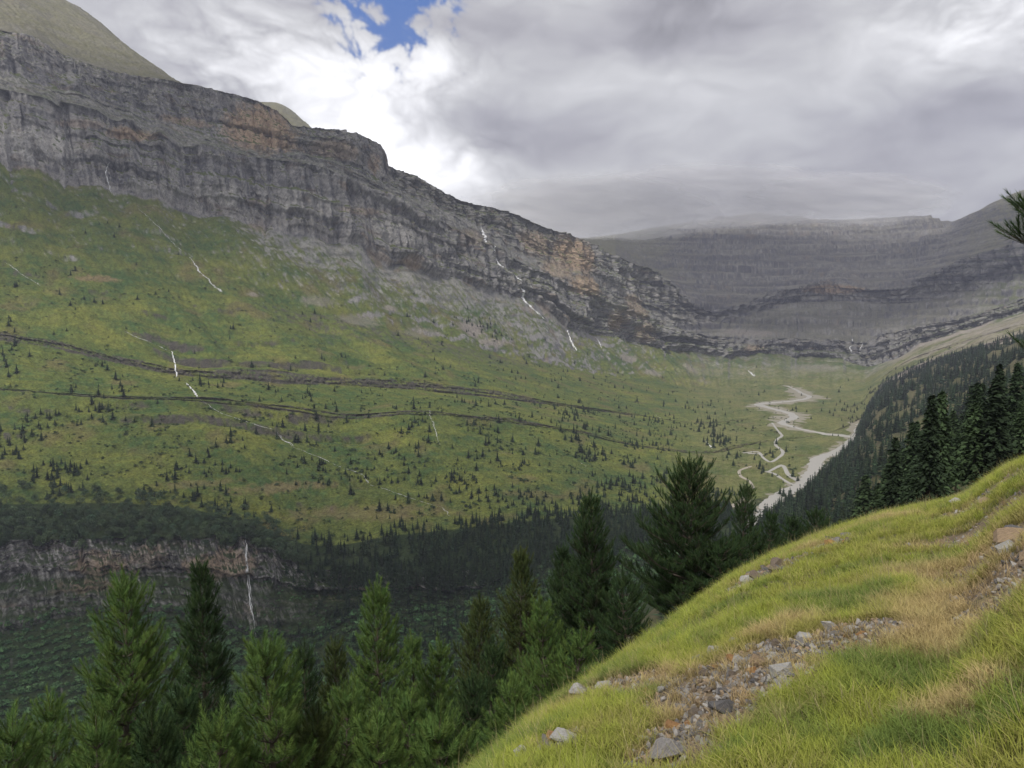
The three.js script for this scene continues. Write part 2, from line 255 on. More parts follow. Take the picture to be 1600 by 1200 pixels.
// ---- colours of the valley: limestone, stains, turf, scree
const areas = (list) => list.map(([px, py, rs, ry, w = 1, from = 0]) => ({ ...(() => { const p = pick(px, py, from); return { x: p.x, y: p.y, z: p.z }; })(), rs, ry, w }));
const nearest = (list, x, y, z, wob) => { let m = 0; for (const c of list) { const d = Math.hypot(Math.hypot(x - c.x, z - c.z) / c.rs, (y - c.y) / c.ry); const w = sst(1.15, 0.55, d + wob) * c.w; if (w > m) m = w; } return m; };
{
  const C = rowStart[9];
  const ochre = areas([[405, 200, 95, 85, 1, C], [440, 232, 60, 22, 0.8, C], [365, 215, 40, 30, 0.6, C], [205, 210, 60, 18, 0.9, C], [290, 190, 70, 14, 0.6, C], [585, 265, 22, 45, 0.7, C], [900, 400, 110, 70, 0.95, C], [915, 445, 90, 40, 0.9, C], [840, 380, 80, 50, 0.6, C], [870, 420, 80, 40, 0.6, C], [990, 480, 90, 50, 0.6, C], [520, 235, 70, 30, 0.5, C], [640, 410, 30, 30, 0.5, C], [1305, 452, 150, 26, 1, C], [965, 500, 70, 40, 0.7, C], [1005, 520, 60, 40, 0.6, C], [1170, 545, 60, 20, 0.6, C], [560, 330, 80, 10, 0.4, C], [740, 370, 50, 30, 0.35, C], [130, 195, 60, 12, 0.4, C]]);
  const pale = areas([[55, 225, 110, 50, 0.9, C], [350, 305, 60, 30, 0.9, C], [480, 320, 120, 40, 0.55, C], [300, 300, 70, 25, 0.6, C], [230, 290, 40, 30, 0.6, C], [620, 365, 90, 35, 0.5, C], [800, 440, 120, 20, 0.5, C]]);
  const scree = areas([[735, 515, 60, 30, 1], [770, 535, 60, 14, 0.9], [610, 482, 25, 10, 0.9], [500, 470, 60, 16, 0.55], [560, 500, 80, 18, 0.55], [655, 520, 90, 16, 0.5], [980, 560, 50, 16, 0.9], [1020, 582, 60, 14, 0.8], [1080, 575, 40, 30, 0.7], [1100, 595, 30, 14, 0.6], [1160, 520, 150, 20, 0.7], [1270, 575, 120, 18, 0.5], [395, 460, 14, 8, 0.8], [1430, 580, 240, 40, 1], [1500, 545, 260, 50, 1], [1570, 510, 260, 50, 1], [1380, 600, 120, 16, 0.9], [1590, 560, 200, 40, 0.7]]);
  const bare = areas([[150, 435, 45, 9, 1], [440, 760, 90, 5, 0.7], [560, 800, 120, 6, 0.5], [300, 755, 60, 4, 0.5]]);
  const buff = areas([[165, 885, 45, 18, 0.7], [340, 885, 50, 18, 0.7], [230, 870, 30, 16, 0.4], [150, 915, 50, 10, 0.8], [520, 930, 60, 6, 0.7], [600, 920, 50, 6, 0.6]]);
  for (let i = 0; i < COLS; i++) {
    const a = colA(i), px = 800 + F * a, apron = sst(300, 480, px) * sst(930, 780, px), back = sst(1040, 1130, px);
    for (let r = 0; r < ROWS; r++) {
      const o = (i * ROWS + r) * 3, x = G.pos[o], y = G.pos[o + 1], z = G.pos[o + 2], v = G.kindOf[i * ROWS + r], ny = G.nor[o + 1], sc = along(i, px, x, z);
      const n1 = 0.55 * fbm(N1, x / 170, y / 90, z / 170, 4) + 0.26 * fbm(N3, sc / 34, v * 1.3, 7.7, 3) + 0.35 * fbm(N2, sc / 420, v * 16, 5.1, 3), n2 = fbm(N2, x / 22, y / 22, z / 22, 3), n3 = N3(x / 5.5, y / 5.5, z / 5.5);
      // turf
      const turf = [0.118, 0.15, 0.040], c0 = [0.165, 0.155, 0.130];
      mix3(turf, [0.185, 0.20, 0.046], sst(-0.15, 0.55, n1 + 0.25 * n2));
      mix3(turf, [0.066, 0.112, 0.036], sst(0.0, 0.5, -n1 + 0.55 * n2));
      mix3(turf, [0.17, 0.14, 0.065], 0.6 * sst(0.2, 0.6, fbm(N3, x / 110, 3, z / 110, 3)));
      const sp = 1 + 0.22 * n3 + 0.15 * n2; turf[0] *= sp; turf[1] *= sp; turf[2] *= sp;
      // rock: bedding, vertical water stains
      const bed = fbm(N2, sc / 380, v * 34, 1.5, 2), streak = (v >= 10 && v < 13 && ny < 0.66 && !(px > 1060 && v >= 11 && v < 12)) || v < 3 ? fbm(N1, sc / (v < 3 ? 3.5 : 9), v * 1.3, 6.6, 3) : fbm(N1, x / 90, y / 25, z / 90, 4), blot = fbm(N3, sc / 70, v * 5, 2.8, 3);
      const rock = v < 13 ? [0.31, 0.30, 0.298] : [0.15, 0.145, 0.15];
      mix3(rock, [0.15, 0.149, 0.16], sst(-0.1, 0.55, streak * 0.95 + blot * 0.6 + bed * 0.16));
      mix3(rock, [0.44, 0.425, 0.41], 0.6 * sst(0.1, 0.65, -streak * 0.7 + bed * 0.35 + n2 * 0.5));
      mix3(rock, [0.30, 0.225, 0.155], 0.5 * sst(0.25, 0.7, blot + 0.4 * fbm(N1, sc / 120, v * 2, 9.9, 2)));
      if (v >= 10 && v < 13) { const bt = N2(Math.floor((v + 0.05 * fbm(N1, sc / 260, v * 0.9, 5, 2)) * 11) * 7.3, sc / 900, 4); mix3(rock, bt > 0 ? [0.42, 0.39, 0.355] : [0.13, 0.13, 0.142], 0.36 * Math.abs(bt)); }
      const rs = 1 + 0.16 * n3; rock[0] *= rs; rock[1] *= rs; rock[2] *= rs;
      let wRock = 0, j = Math.floor(Math.min(v, 15.999)); const t = v - j;
      if (CLIFF[j]) wRock = sst(0.80, 0.62, ny + 0.18 * n2);
      if (j === 11) wRock = Math.max(wRock * 0.9, 0.45 + 0.5 * n1);
      if (j >= 4 && j < 10 && !CLIFF[j]) wRock = sst(0.70, 0.54, ny + 0.16 * n2);
      if (v >= 9 && v < 10) wRock = Math.max(wRock, 0.85 * sst(0.2, 0.85, (t - 0.3) * (0.4 + 0.9 * apron) + 0.85 * n2 + 0.3 * n1 + 0.55 * fbm(N3, sc / 13, v * 2.2, 3.3, 3) - (1 - apron) * 0.2));
      if (v >= 8 && v < 9) wRock = Math.max(wRock, 0.8 * sst(0.5, 0.9, apron * (t - 0.2) * 0.9 + 0.8 * n2 + 0.2 * n1));
      if (px > 1000 && v > 10.9) { const bedShade = fbm(N2, x / 1500, y / 24, z / 1500, 3); mix3(rock, [0.085, 0.084, 0.095], 0.85 * sst(0.0, 0.35, bedShade)); mix3(rock, [0.33, 0.315, 0.29], 0.75 * sst(0.1, 0.45, -bedShade)); mix3(c0, [0.27, 0.255, 0.215], 0.7 * sst(0.0, 0.4, fbm(N3, x / 260, y / 30, z / 260, 3))); }  // dark and pale beds, with the shade of the ledges painted in
      if (j >= 13) wRock = px > 960 ? clamp(lerp(0.62, 0.30, sst(1420, 1520, px)) + 0.55 * n1 + 0.2 * n2 + 2.2 * (0.86 - ny)) : clamp(0.42 + 0.7 * n1 + 0.3 * n2 + 0.6 * (0.75 - ny));
      if (back > 0 && v > 9.3 && v < 13) wRock = lerp(wRock, clamp(0.45 + 0.8 * n1 + 0.3 * n2 + (0.82 - ny) * 2.2), back);
      if (v < 1) wRock = 0.75 * sst(0.55, 0.75, n2 + 0.4 * n1);
      if (v >= 1 && v < 3) wRock = clamp(wRock * 1.1 + (v < 2 ? -0.55 + 0.5 * N2(sc / 200, v * 14, 2) : 0.1) - sst(370, 480, px) * 0.45 + n2 * 0.4);
      if (v >= 3 && v < 4) wRock = 0;
      const c = turf;
      if (j >= 10 && v < 13) mix3(c, [0.10, 0.115, 0.05], 0.6);
      if (j >= 13) { mix3(c, [0.225, 0.21, 0.125], 0.8); mix3(rock, [0.30, 0.285, 0.25], px < 960 ? 0.6 : 0); }  // mountain top colours lightened, sun and haze painted in
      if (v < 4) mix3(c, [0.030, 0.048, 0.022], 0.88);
      if (v > 10.5) mix3(c, c0, 0.8 * sst(1000, 1100, px) * sst(1600, 1480, px));
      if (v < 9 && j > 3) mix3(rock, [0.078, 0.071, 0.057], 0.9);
      if (j === 5 || j === 7) wRock = clamp(wRock * 1.3 - (j === 5 ? 0.3 : 0.1) + 1.0 * n2 + 1.3 * fbm(N1, sc / 70, v * 1.5, 3, 3));
      if (CLIFF[j] || (j >= 9 && j < 13)) {
        const wob = 0.28 * n2 + 0.25 * streak - 0.12;
        mix3(rock, [0.50, 0.365, 0.25], 0.9 * nearest(ochre, x, y, z, wob));
        mix3(rock, [0.52, 0.50, 0.48], 0.8 * nearest(pale, x, y, z, 0.5 * n2 + 0.3 * streak));
      }
      if (v < 3) { mix3(rock, [0.075, 0.073, 0.07], 0.72 * sst(-0.5, 0.35, streak + 0.5 * bed)); mix3(rock, [0.36, 0.27, 0.19], nearest(buff, x, y, z, 0.5 * n2 + 0.4 * streak)); }
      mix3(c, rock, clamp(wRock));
      if (v > 7 && v < 13) { const w = nearest(scree, x, y, z, 0.45 * n2 + 0.25 * n1); const sc2 = [0.36, 0.32, 0.29]; mix3(sc2, [0.27, 0.24, 0.22], 0.5 + 0.5 * n3); mix3(c, sc2, w * 0.9); }
      if (v < 10) { const w = sst(1360, 1420, px) * sst(-0.35, 0.25, 0.5 * n1 + 0.3 * n2 + fbm(N1, x / 210, 2, z / 210, 3) + 0.12); mix3(c, [0.37, 0.325, 0.285], 0.9 * w); }
      if (v > 3.5 && v < 9.6) mix3(c, [0.225, 0.215, 0.105], 0.55 * sst(1020, 1130, px) * sst(-0.6, 0.4, n2 + n1));
      if (v > 3 && v < 10) mix3(c, [0.26, 0.19, 0.11], 0.8 * nearest(bare, x, y, z, 0.6 * n2));
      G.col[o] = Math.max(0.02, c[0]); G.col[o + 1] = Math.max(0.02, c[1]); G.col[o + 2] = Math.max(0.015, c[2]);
    }
  }
}
// fine grain of turf, stones and rock, one tile for about 90 m
const groundTex = (() => {
  const n = 1024, d = new Uint8Array(n * n * 4), r = rngOf(61), lat = {};
  const val = (p, x, y) => { const L = lat[p] ??= Float32Array.from({ length: p * p }, () => r()); const xi = Math.floor(x), yi = Math.floor(y), fx = x - xi, fy = y - yi, u = fx * fx * (3 - 2 * fx), w = fy * fy * (3 - 2 * fy), g = (a, b) => L[((b % p + p) % p) * p + ((a % p + p) % p)]; return lerp(lerp(g(xi, yi), g(xi + 1, yi), u), lerp(g(xi, yi + 1), g(xi + 1, yi + 1), u), w); };
  for (let y = 0; y < n; y++) for (let x = 0; x < n; x++) {
    const X = x / n, Y = y / n; let v = 0.30 * val(16, X * 16, Y * 16) + 0.55 * val(37, X * 37, Y * 37) + 0.65 * val(83, X * 83, Y * 83) + 0.5 * val(190, X * 190, Y * 190) + 0.3 * val(400, X * 400, Y * 400);
    v = 0.80 + (v / 2.3 - 0.5) * 1.5; const o = (y * n + x) * 4, c = clamp(v, 0.25, 1) * 255; d[o] = d[o + 1] = d[o + 2] = c; d[o + 3] = 255;
  }
  const t = new THREE.DataTexture(d, n, n); t.wrapS = t.wrapT = THREE.RepeatWrapping; t.magFilter = THREE.LinearFilter; t.minFilter = THREE.LinearMipmapLinearFilter; t.generateMipmaps = true; t.needsUpdate = true; return t;
})();
const landMat = matte({ vertexColors: true, roughness: 1, map: groundTex, bumpMap: groundTex, bumpScale: 1.6, color: new THREE.Color().setRGB(1.24, 1.24, 1.24) });
landMat.specularIntensity = 0.3;
const nearMat = matte({ vertexColors: true, roughness: 1, map: groundTex, bumpMap: groundTex, bumpScale: 0.05 });
function strip(name, label, category, v0, v1, px0, px1) {
  const r0 = rowStart[v0], r1 = rowStart[v1], i0 = Math.max(0, Math.round((px0 - PX0) / (PX1 - PX0) * (COLS - 1))), i1 = Math.min(COLS - 1, Math.round((px1 - PX0) / (PX1 - PX0) * (COLS - 1)));
  const pos = [], col = [], nor = [], idx = [], uv = [], W = r1 - r0 + 1;
  for (let i = i0; i <= i1; i++) for (let r = r0; r <= r1; r++) { const o = (i * ROWS + r) * 3; for (let c = 0; c < 3; c++) { pos.push(G.pos[o + c]); col.push(G.col[o + c]); nor.push(G.nor[o + c]); } const x = G.pos[o], y = G.pos[o + 1], z = G.pos[o + 2]; uv.push((0.65 * x - 0.76 * z) / 93, (y * 1.2 - 0.76 * x - 0.65 * z) / 93); }
  for (let i = 0; i < i1 - i0; i++) for (let r = 0; r < W - 1; r++) { const a = i * W + r, b = a + W; idx.push(a, b, a + 1, b, b + 1, a + 1); }
  const g = geo(pos, idx, col, nor); g.setAttribute('uv', new THREE.Float32BufferAttribute(uv, 2));
  return tag(addMesh(name, g, landMat), label, category, undefined, 'structure');
}
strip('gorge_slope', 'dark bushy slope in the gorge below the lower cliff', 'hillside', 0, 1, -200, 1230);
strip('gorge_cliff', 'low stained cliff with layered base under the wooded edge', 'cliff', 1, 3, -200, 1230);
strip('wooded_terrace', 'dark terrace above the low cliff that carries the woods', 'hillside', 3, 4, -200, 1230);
strip('meadow_slope', 'long green mountain meadow slope with thin rock bands below the great cliff', 'hillside', 4, 10, -200, 1110);
strip('valley_floor', 'flat green valley floor at the head of the valley around the river', 'meadow', 0, 10, 1230, 1375);
strip('valley_floor', 'green floor of the valley between meadow slope and river', 'meadow', 4, 10, 1110, 1230);
strip('scree_slope', 'pale scree slope above the forest on the right', 'scree', 0, 10, 1375, 1800);
strip('great_cliff', 'long grey limestone cliff with ochre patches on the left side of the valley', 'cliff', 10, 13, -200, 1095);
strip('cirque_wall', 'stepped grey rock wall that closes the head of the valley', 'cliff', 10, 13, 1095, 1800);
strip('mountain_top', 'rounded grassy mountain top above the great cliff', 'mountain', 13, 16, -200, 930);
strip('mountain_top', 'distant banded grey mountain and ridge under the cloud', 'mountain', 13, 16, 930, 1800);

// ------------------------------------------------------------------ near hillside: from the camera's feet over the crest, down to the gorge and up the wooded side valley
const EYE = 1.6;
const crestPts = [[-900, 2600, 2.6], [-400, 1950, 3], [400, 1500, 4], [600, 1330, 5], [770, 1195, 6.6], [870, 1108, 8.6], [1000, 1012, 13], [1100, 940, 17], [1170, 893, 20], [1300, 835, 24], [1400, 803, 26.5], [1480, 787, 27.5], [1508, 780, 27], [1540, 758, 26], [1570, 738, 24], [1600, 725, 22], [1700, 690, 15], [1900, 640, 13], [2300, 600, 12]];
const crestA = crestPts.map(([px, py]) => (px - 800) / F / (Math.cos(PITCH) + Math.max(-0.6, (600 - py) / F) * Math.sin(PITCH)));
const crestK = curve(crestA, crestPts.map(([, py]) => -slopeOf(py))), crestD = curve(crestA, crestPts.map((p) => p[2]));
const farPts = [[-900, 150, -95, 400, -300], [0, 150, -100, 400, -300], [600, 150, -98, 400, -275], [1000, 150, -95, 400, -240], [1200, 150, -80, 420, -190], [1300, 150, -64, 450, -158], [1380, 150, -48, 600, -142], [1440, 150, -36, 700, -140], [1520, 150, -30, 700, -116], [1600, 150, -27, 700, -74], [1750, 150, -20, 700, -20], [1900, 150, -12, 700, 10], [2300, 150, 0, 700, 60]];
const farA = farPts.map(([px]) => (px - 800) / F), f1d = curve(farA, farPts.map((p) => p[1])), f1y = curve(farA, farPts.map((p) => p[2])), f2d = curve(farA, farPts.map((p) => p[3])), f2y = curve(farA, farPts.map((p) => p[4]));
const profiles = new Map();
function profile(a) {
  const key = Math.round(a * 4000);
  if (!profiles.has(key)) {
    a = key / 4000;
    const k = crestK(a), Dc = crestD(a), s2 = -EYE / (Dc * Dc), s1 = -k + 2 * EYE / Dc, para = (D) => { const Dm = Math.max(Dc, (-(0.85 + s1)) / (2 * s2)); return D < Dm ? -EYE + s1 * D + s2 * D * D : -EYE + s1 * Dm + s2 * Dm * Dm + (s1 + 2 * s2 * Dm) * (D - Dm); };
    const [fy, fd] = foot(clamp(a, -0.83, 0.83)), xs = [Dc * 1.2, Dc * 1.6, 60, f1d(a), f2d(a), fd], y60 = lerp(para(Dc * 1.6), f1y(a), (60 - Dc * 1.6) / (150 - Dc * 1.6));
    const tail = curve(xs, [para(Dc * 1.2), para(Dc * 1.6), y60, f1y(a), f2y(a), fy]);
    profiles.set(key, (D) => D < Dc * 1.2 ? para(D) : tail(D));
  }
  return profiles.get(key);
}
const hump = (x, z) => { const D = -z; const f = sst(1.0, 3, D) * clamp(1 - (D - 25) / 60); return f * (0.05 * fbm(N1, x / 0.9, 0, z / 0.9, 2) + 0.10 * fbm(N2, x / 3.2, 0, z / 3.2, 2) * clamp(D / 8)); };
function nearY(x, z) {
  const D = Math.max(0.4, -z), a = clamp(x / D, -1.4, 1.24), q = a * 4000, b0 = Math.floor(q), f = q - b0;
  let y = lerp(profile(b0 / 4000)(D), profile((b0 + 1) / 4000)(D), f) + hump(x, -D);
  if (D > 60) y += clamp((D - 60) / 200) * clamp((foot(clamp(a, -0.83, 0.83))[1] - D) / 150) * 15 * fbm(N2, x / 120, 0, z / 120, 3);
  return y;
}
// surface marks on the near ground: stony patches and trail (world discs found along sight lines)
function nearPick(px, py) { const a = bearing(px, py), k = slopeOf(py); let D = 1.2; for (let i = 0; i < 1600; i++) { if (nearY(a * D, -D) >= k * D) return new THREE.Vector3(a * D, nearY(a * D, -D), -D); D *= 1.003; } return null; }
const stony = [[1090, 1085, 0.5], [1130, 1055, 0.6], [1180, 1035, 0.6], [1230, 1025, 0.6], [1280, 1010, 0.55], [1330, 995, 0.55], [1375, 985, 0.30], [1150, 1085, 0.5], [1200, 1060, 0.45], [1110, 1120, 0.35], [1060, 1150, 0.3], [1050, 1185, 0.35], [930, 1085, 0.5], [970, 1078, 0.5], [1010, 1078, 0.4], [895, 1105, 0.3], [870, 1160, 0.25], [1190, 900, 0.7], [1215, 885, 0.7], [1300, 852, 0.7], [1265, 862, 0.5], [1585, 840, 0.95], [1560, 800, 1.4], [1600, 870, 0.7], [1640, 890, 0.5], [1530, 785, 1.2], [1600, 905, 0.5]].map(([px, py, r]) => [nearPick(px, py), r]).filter((q) => q[0]);
const stonyAt = (x, z) => { let m = 0; for (const [p, r] of stony) { const d = Math.hypot(x - p.x, (z - p.z) * 0.8) / r; if (d < 1.5) m = Math.max(m, 1 - d * 0.75); } return clamp(m); };
{
  const NC = 560, A0 = -1.35, A1 = 1.2, Ds = [];
  for (let D = 0.5; D < 48; D *= 1.0165) Ds.push(D);
  const nFar = 110, pos = [], col = [], idx = [], NR = Ds.length + nFar;
  for (let i = 0; i < NC; i++) {
    const a = lerp(A0, A1, i / (NC - 1)), end = foot(clamp(a, -0.83, 0.83))[1];
    for (let r = 0; r < NR; r++) {
      const D = r === NR - 1 ? end + 12 : r < Ds.length ? Ds[r] : Ds[Ds.length - 1] * Math.pow(end / Ds[Ds.length - 1], (r - Ds.length + 1) / (nFar - 1)), x = a * D, z = -D, y = r === NR - 1 ? foot(clamp(a, -0.83, 0.83))[0] - 3 : nearY(x, z);
      pos.push(x, y, z);
      const n = fbm(N1, x / 1.1, y, z / 1.1, 3), n2 = N2(x / 0.12, y / 0.12, z / 0.12), c = [0.10, 0.10, 0.03];
      mix3(c, [0.16, 0.13, 0.06], sst(-0.1, 0.5, n)); mix3(c, [0.20, 0.145, 0.095], sst(0.2, 0.6, stonyAt(x, z) + 0.25 * n)); 
      mix3(c, [0.085, 0.085, 0.035], 0.6 * sst(-0.2, 0.5, fbm(N3, x / 60, 0, z / 60, 3)));
      const s = 1 + 0.25 * n2; col.push(c[0] * s, c[1] * s, c[2] * s);
    }
  }
  for (let i = 0; i < NC - 1; i++) for (let r = 0; r < NR - 1; r++) { const p = i * NR + r, q = p + NR; idx.push(p, q, p + 1, q, q + 1, p + 1); }
  const g = geo(pos, idx, col), uv = []; for (let i = 0; i < pos.length; i += 3) uv.push(pos[i] / 7, pos[i + 2] / 7); g.setAttribute('uv', new THREE.Float32BufferAttribute(uv, 2));
  tag(addMesh('near_hillside', g, nearMat), 'grassy hillside in the foreground falling away to the gorge', 'hillside', undefined, 'structure');
}
{ // the hillside beside and behind the camera, joined to both sides of the sheet in front
  const TR = Math.atan(1.2), TL = 2 * Math.PI - Math.atan(1.35), NT = 60, rho = [], pos = [], col = [], uv = [], idx = []; for (let q = 0.55; q < 60; q *= 1.06) rho.push(q);
  for (let i = 0; i <= NT; i++) for (const q of rho) {
    const t = i / NT, th = lerp(TR, TL, t), x = q * Math.sin(th), z = -q * Math.cos(th), y = sideY(q, t), n = fbm(N1, x / 1.1, y, z / 1.1, 3), c = [0.10, 0.10, 0.03];
    mix3(c, [0.16, 0.13, 0.06], sst(-0.1, 0.5, n)); pos.push(x, y, z); col.push(...c); uv.push(x / 7, z / 7);
  }
  const W = rho.length; for (let i = 0; i < NT; i++) for (let k = 0; k < W - 1; k++) { const a = i * W + k, b = a + W; idx.push(a, b, a + 1, b, b + 1, a + 1); }
  const g = geo(pos, idx, col); g.setAttribute('uv', new THREE.Float32BufferAttribute(uv, 2));
  tag(addMesh('near_hillside', g, nearMat), 'grassy hillside beside and behind the viewpoint', 'hillside', undefined, 'structure');
}
function sideY(q, t) { const yr = nearY(q * Math.sin(Math.atan(1.2)), -q * Math.cos(Math.atan(1.2))), yl = nearY(-q * Math.sin(Math.atan(1.35)), -q * Math.cos(Math.atan(1.35))), s = t * t * (3 - 2 * t); return lerp(yr, yl, s); }

// ------------------------------------------------------------------ water on the valley floor and paths
function ribbon(points, widths, lift, groundY, wob = 0, seed = 1) {
  const c = new THREE.CatmullRomCurve3(points, false, 'centripetal'), n = Math.max(8, Math.ceil(c.getLength() / 9)), pos = [], idx = [], m = 7, rg = rngOf(seed);
  for (let i = 0; i <= n; i++) {
    const t = i / n, p = c.getPoint(t), d = c.getTangent(t), w0 = t * (widths.length - 1), wi = Math.min(widths.length - 2, Math.floor(w0)), w = lerp(widths[wi], widths[wi + 1], w0 - wi);
    const l = Math.hypot(d.x, d.z) || 1, nx = -d.z / l, nz = d.x / l;
    const wl = w * (1 + wob * fbm(N1, p.x / 38, seed, p.z / 38, 3)), wr = w * (1 + wob * fbm(N2, p.x / 38, seed, p.z / 38, 3));
    for (let q = 0; q < m; q++) { const f = q / (m - 1), off = lerp(-wl, wr, f) / 2, x = p.x + nx * off, z = p.z + nz * off; pos.push(x, groundY(x, z) + lift - (q === 0 || q === m - 1 ? lift * 0.9 : 0), z); }
  }
  for (let i = 0; i < n; i++) for (let q = 0; q < m - 1; q++) { const a = i * m + q, b = a + m; idx.push(a, a + 1, b, b, a + 1, b + 1); }
  return geo(pos, idx);
}
const waterMat = new THREE.MeshStandardMaterial({ color: new THREE.Color().setRGB(0.40, 0.385, 0.35), roughness: 0.42 });
const gravelMat = matte({ color: new THREE.Color().setRGB(0.27, 0.25, 0.19) });
const pathMat = matte({ color: new THREE.Color().setRGB(0.38, 0.34, 0.28) });
const streamMat = matte({ color: new THREE.Color().setRGB(0.58, 0.59, 0.60), roughness: 0.5 });
const foamMat = matte({ color: new THREE.Color().setRGB(0.80, 0.81, 0.83), roughness: 0.6 });
const floorPts = (list) => list.map(([px, py]) => { const p = pick(px, py); return new THREE.Vector3(p.x, p.y, p.z); });
{
  const course = floorPts([[1180, 826], [1196, 806], [1210, 786], [1232, 770], [1258, 752], [1272, 732], [1280, 717], [1305, 706], [1332, 698], [1346, 690], [1336, 683], [1300, 679], [1262, 673], [1238, 667], [1222, 661], [1238, 654], [1236, 647], [1220, 642], [1200, 637], [1186, 632], [1214, 629], [1244, 626], [1264, 621], [1252, 614], [1240, 608], [1230, 603]]);
  tag(addMesh('gravel_bank', ribbon(course.slice(1), [26, 30, 34, 30, 40, 50, 40, 34, 60, 70, 70, 70, 70, 90, 90, 60, 36], 0.5, valleyY, 1.2, 5), gravelMat), 'pale gravel banks along the river on the valley floor', 'gravel', undefined, 'structure');
  tag(addMesh('river', ribbon(course, [34, 32, 34, 26, 26, 24, 26, 26, 28, 34, 36, 20, 20, 22, 24, 26, 24, 24, 30, 34, 26, 20, 16, 14, 12], 1.0, valleyY, 0.35, 9), waterMat), 'milky pale river winding down the flat valley floor', 'river', undefined, 'structure');
  const trails = [
    [[[1168, 709], [1186, 709], [1193, 716], [1204, 722], [1216, 715], [1224, 706], [1213, 696], [1213, 689], [1221, 681], [1215, 672], [1206, 661]], 7, 'pale side stream with loops west of the river'],
    [[[1198, 738], [1214, 730], [1221, 727], [1232, 742], [1246, 752]], 8, 'upper branch of the pale side channel joining the river'],
    [[[1196, 737], [1208, 740], [1224, 749], [1240, 759]], 7, 'lower branch of the pale side channel joining the river'],
    [[[1104, 797], [1136, 794], [1154, 785], [1162, 776]], 8, 'pale footpath that curves behind the tall slim pine'],
    [[[1178, 764], [1172, 752], [1158, 744], [1157, 735], [1174, 729]], 6, 'thin pale footpath loop on the meadow left of the river'],
    [[[1160, 708], [1182, 706], [1192, 712]], 6, 'short pale gravel streak on the meadow above the side channel'],
  ];
  trails.forEach(([p, w, label], i) => tag(addMesh(i === 3 || i === 4 ? 'footpath' : 'side_stream', ribbon(floorPts(p), [w * 0.7, w, w * 0.8], 0.8, valleyY, 0.4, 20 + i), i === 3 || i === 4 ? pathMat : waterMat), label, i === 3 || i === 4 ? 'path' : 'stream', undefined, 'structure'));
}
// ------------------------------------------------------------------ waterfalls and mountain streams: thin strands that hang on the rock
function strand(list, width, fromV, seed, broken) {
  const rg = rngOf(Math.round(seed * 10) + 3), hit = (px, py) => { const p = pick(px, py, rowStart[fromV]); return new THREE.Vector3(p.x, p.y, p.z); };
  let len = 0; for (let i = 1; i < list.length; i++) len += hit(...list[i]).distanceTo(hit(...list[i - 1]));
  const n = Math.max(14, Math.ceil(len / 3.5)), pos = [], idx = [], inv = hit(...list[0]).setY(0).normalize(), side = new THREE.Vector3(-inv.z, 0, inv.x), line = [];
  const course = new THREE.CatmullRomCurve3(list.map(([px, py]) => new THREE.Vector3(px, py, 0)));
  for (let i = 0; i <= n; i++) { const c = course.getPoint(i / n); line.push(hit(c.x, c.y).addScaledVector(inv, -2.5)); }
  const strands = Math.max(3, Math.round(width * 1.1)) * (broken ? 3 : 1);
  for (let k = 0; k < strands; k++) {                        // many thin threads of water, parting and ending at different heights
    const i0 = broken && k === 0 ? 0 : Math.floor(broken ? n * 0.92 * rg() : n * Math.pow(rg(), 2) * 0.55), i1 = broken && k === 0 ? n : broken ? Math.min(n, i0 + Math.ceil(n * rr(0.05, 0.22, rg))) : n - Math.floor(n * Math.pow(rg(), 2) * 0.45), off = rr(-0.5, 0.5, rg), w0 = (broken && k === 0 ? 0.3 : rr(0.4, 0.9, rg)) * clamp(width / 4, 0.6, 1.6) * clamp(Math.abs(line[0].z) / 1000, 0.7, 2.4), at0 = pos.length / 3; let made = 0;
    for (let i = i0; i <= i1; i++, made++) {
      const t = i / n, q = line[i], o = width * (off * (0.35 + 0.75 * t) + 0.22 * N2(i * 0.16, seed, k)) + (broken ? 6 * fbm(N1, i * 0.05, seed, 2, 3) : 0), w = w0 * (0.35 + 1.1 * Math.abs(N1(i * 0.21, seed, k * 3.3)));
      for (const f of [-0.5, 0.5]) pos.push(q.x + side.x * (o + w * f), q.y + rr(-0.3, 0.3, rg), q.z + side.z * (o + w * f));
      if (made) { const a = at0 + (made - 1) * 2; idx.push(a, a + 1, a + 2, a + 2, a + 1, a + 3); }
    }
  }
  return geo(pos, idx);
}
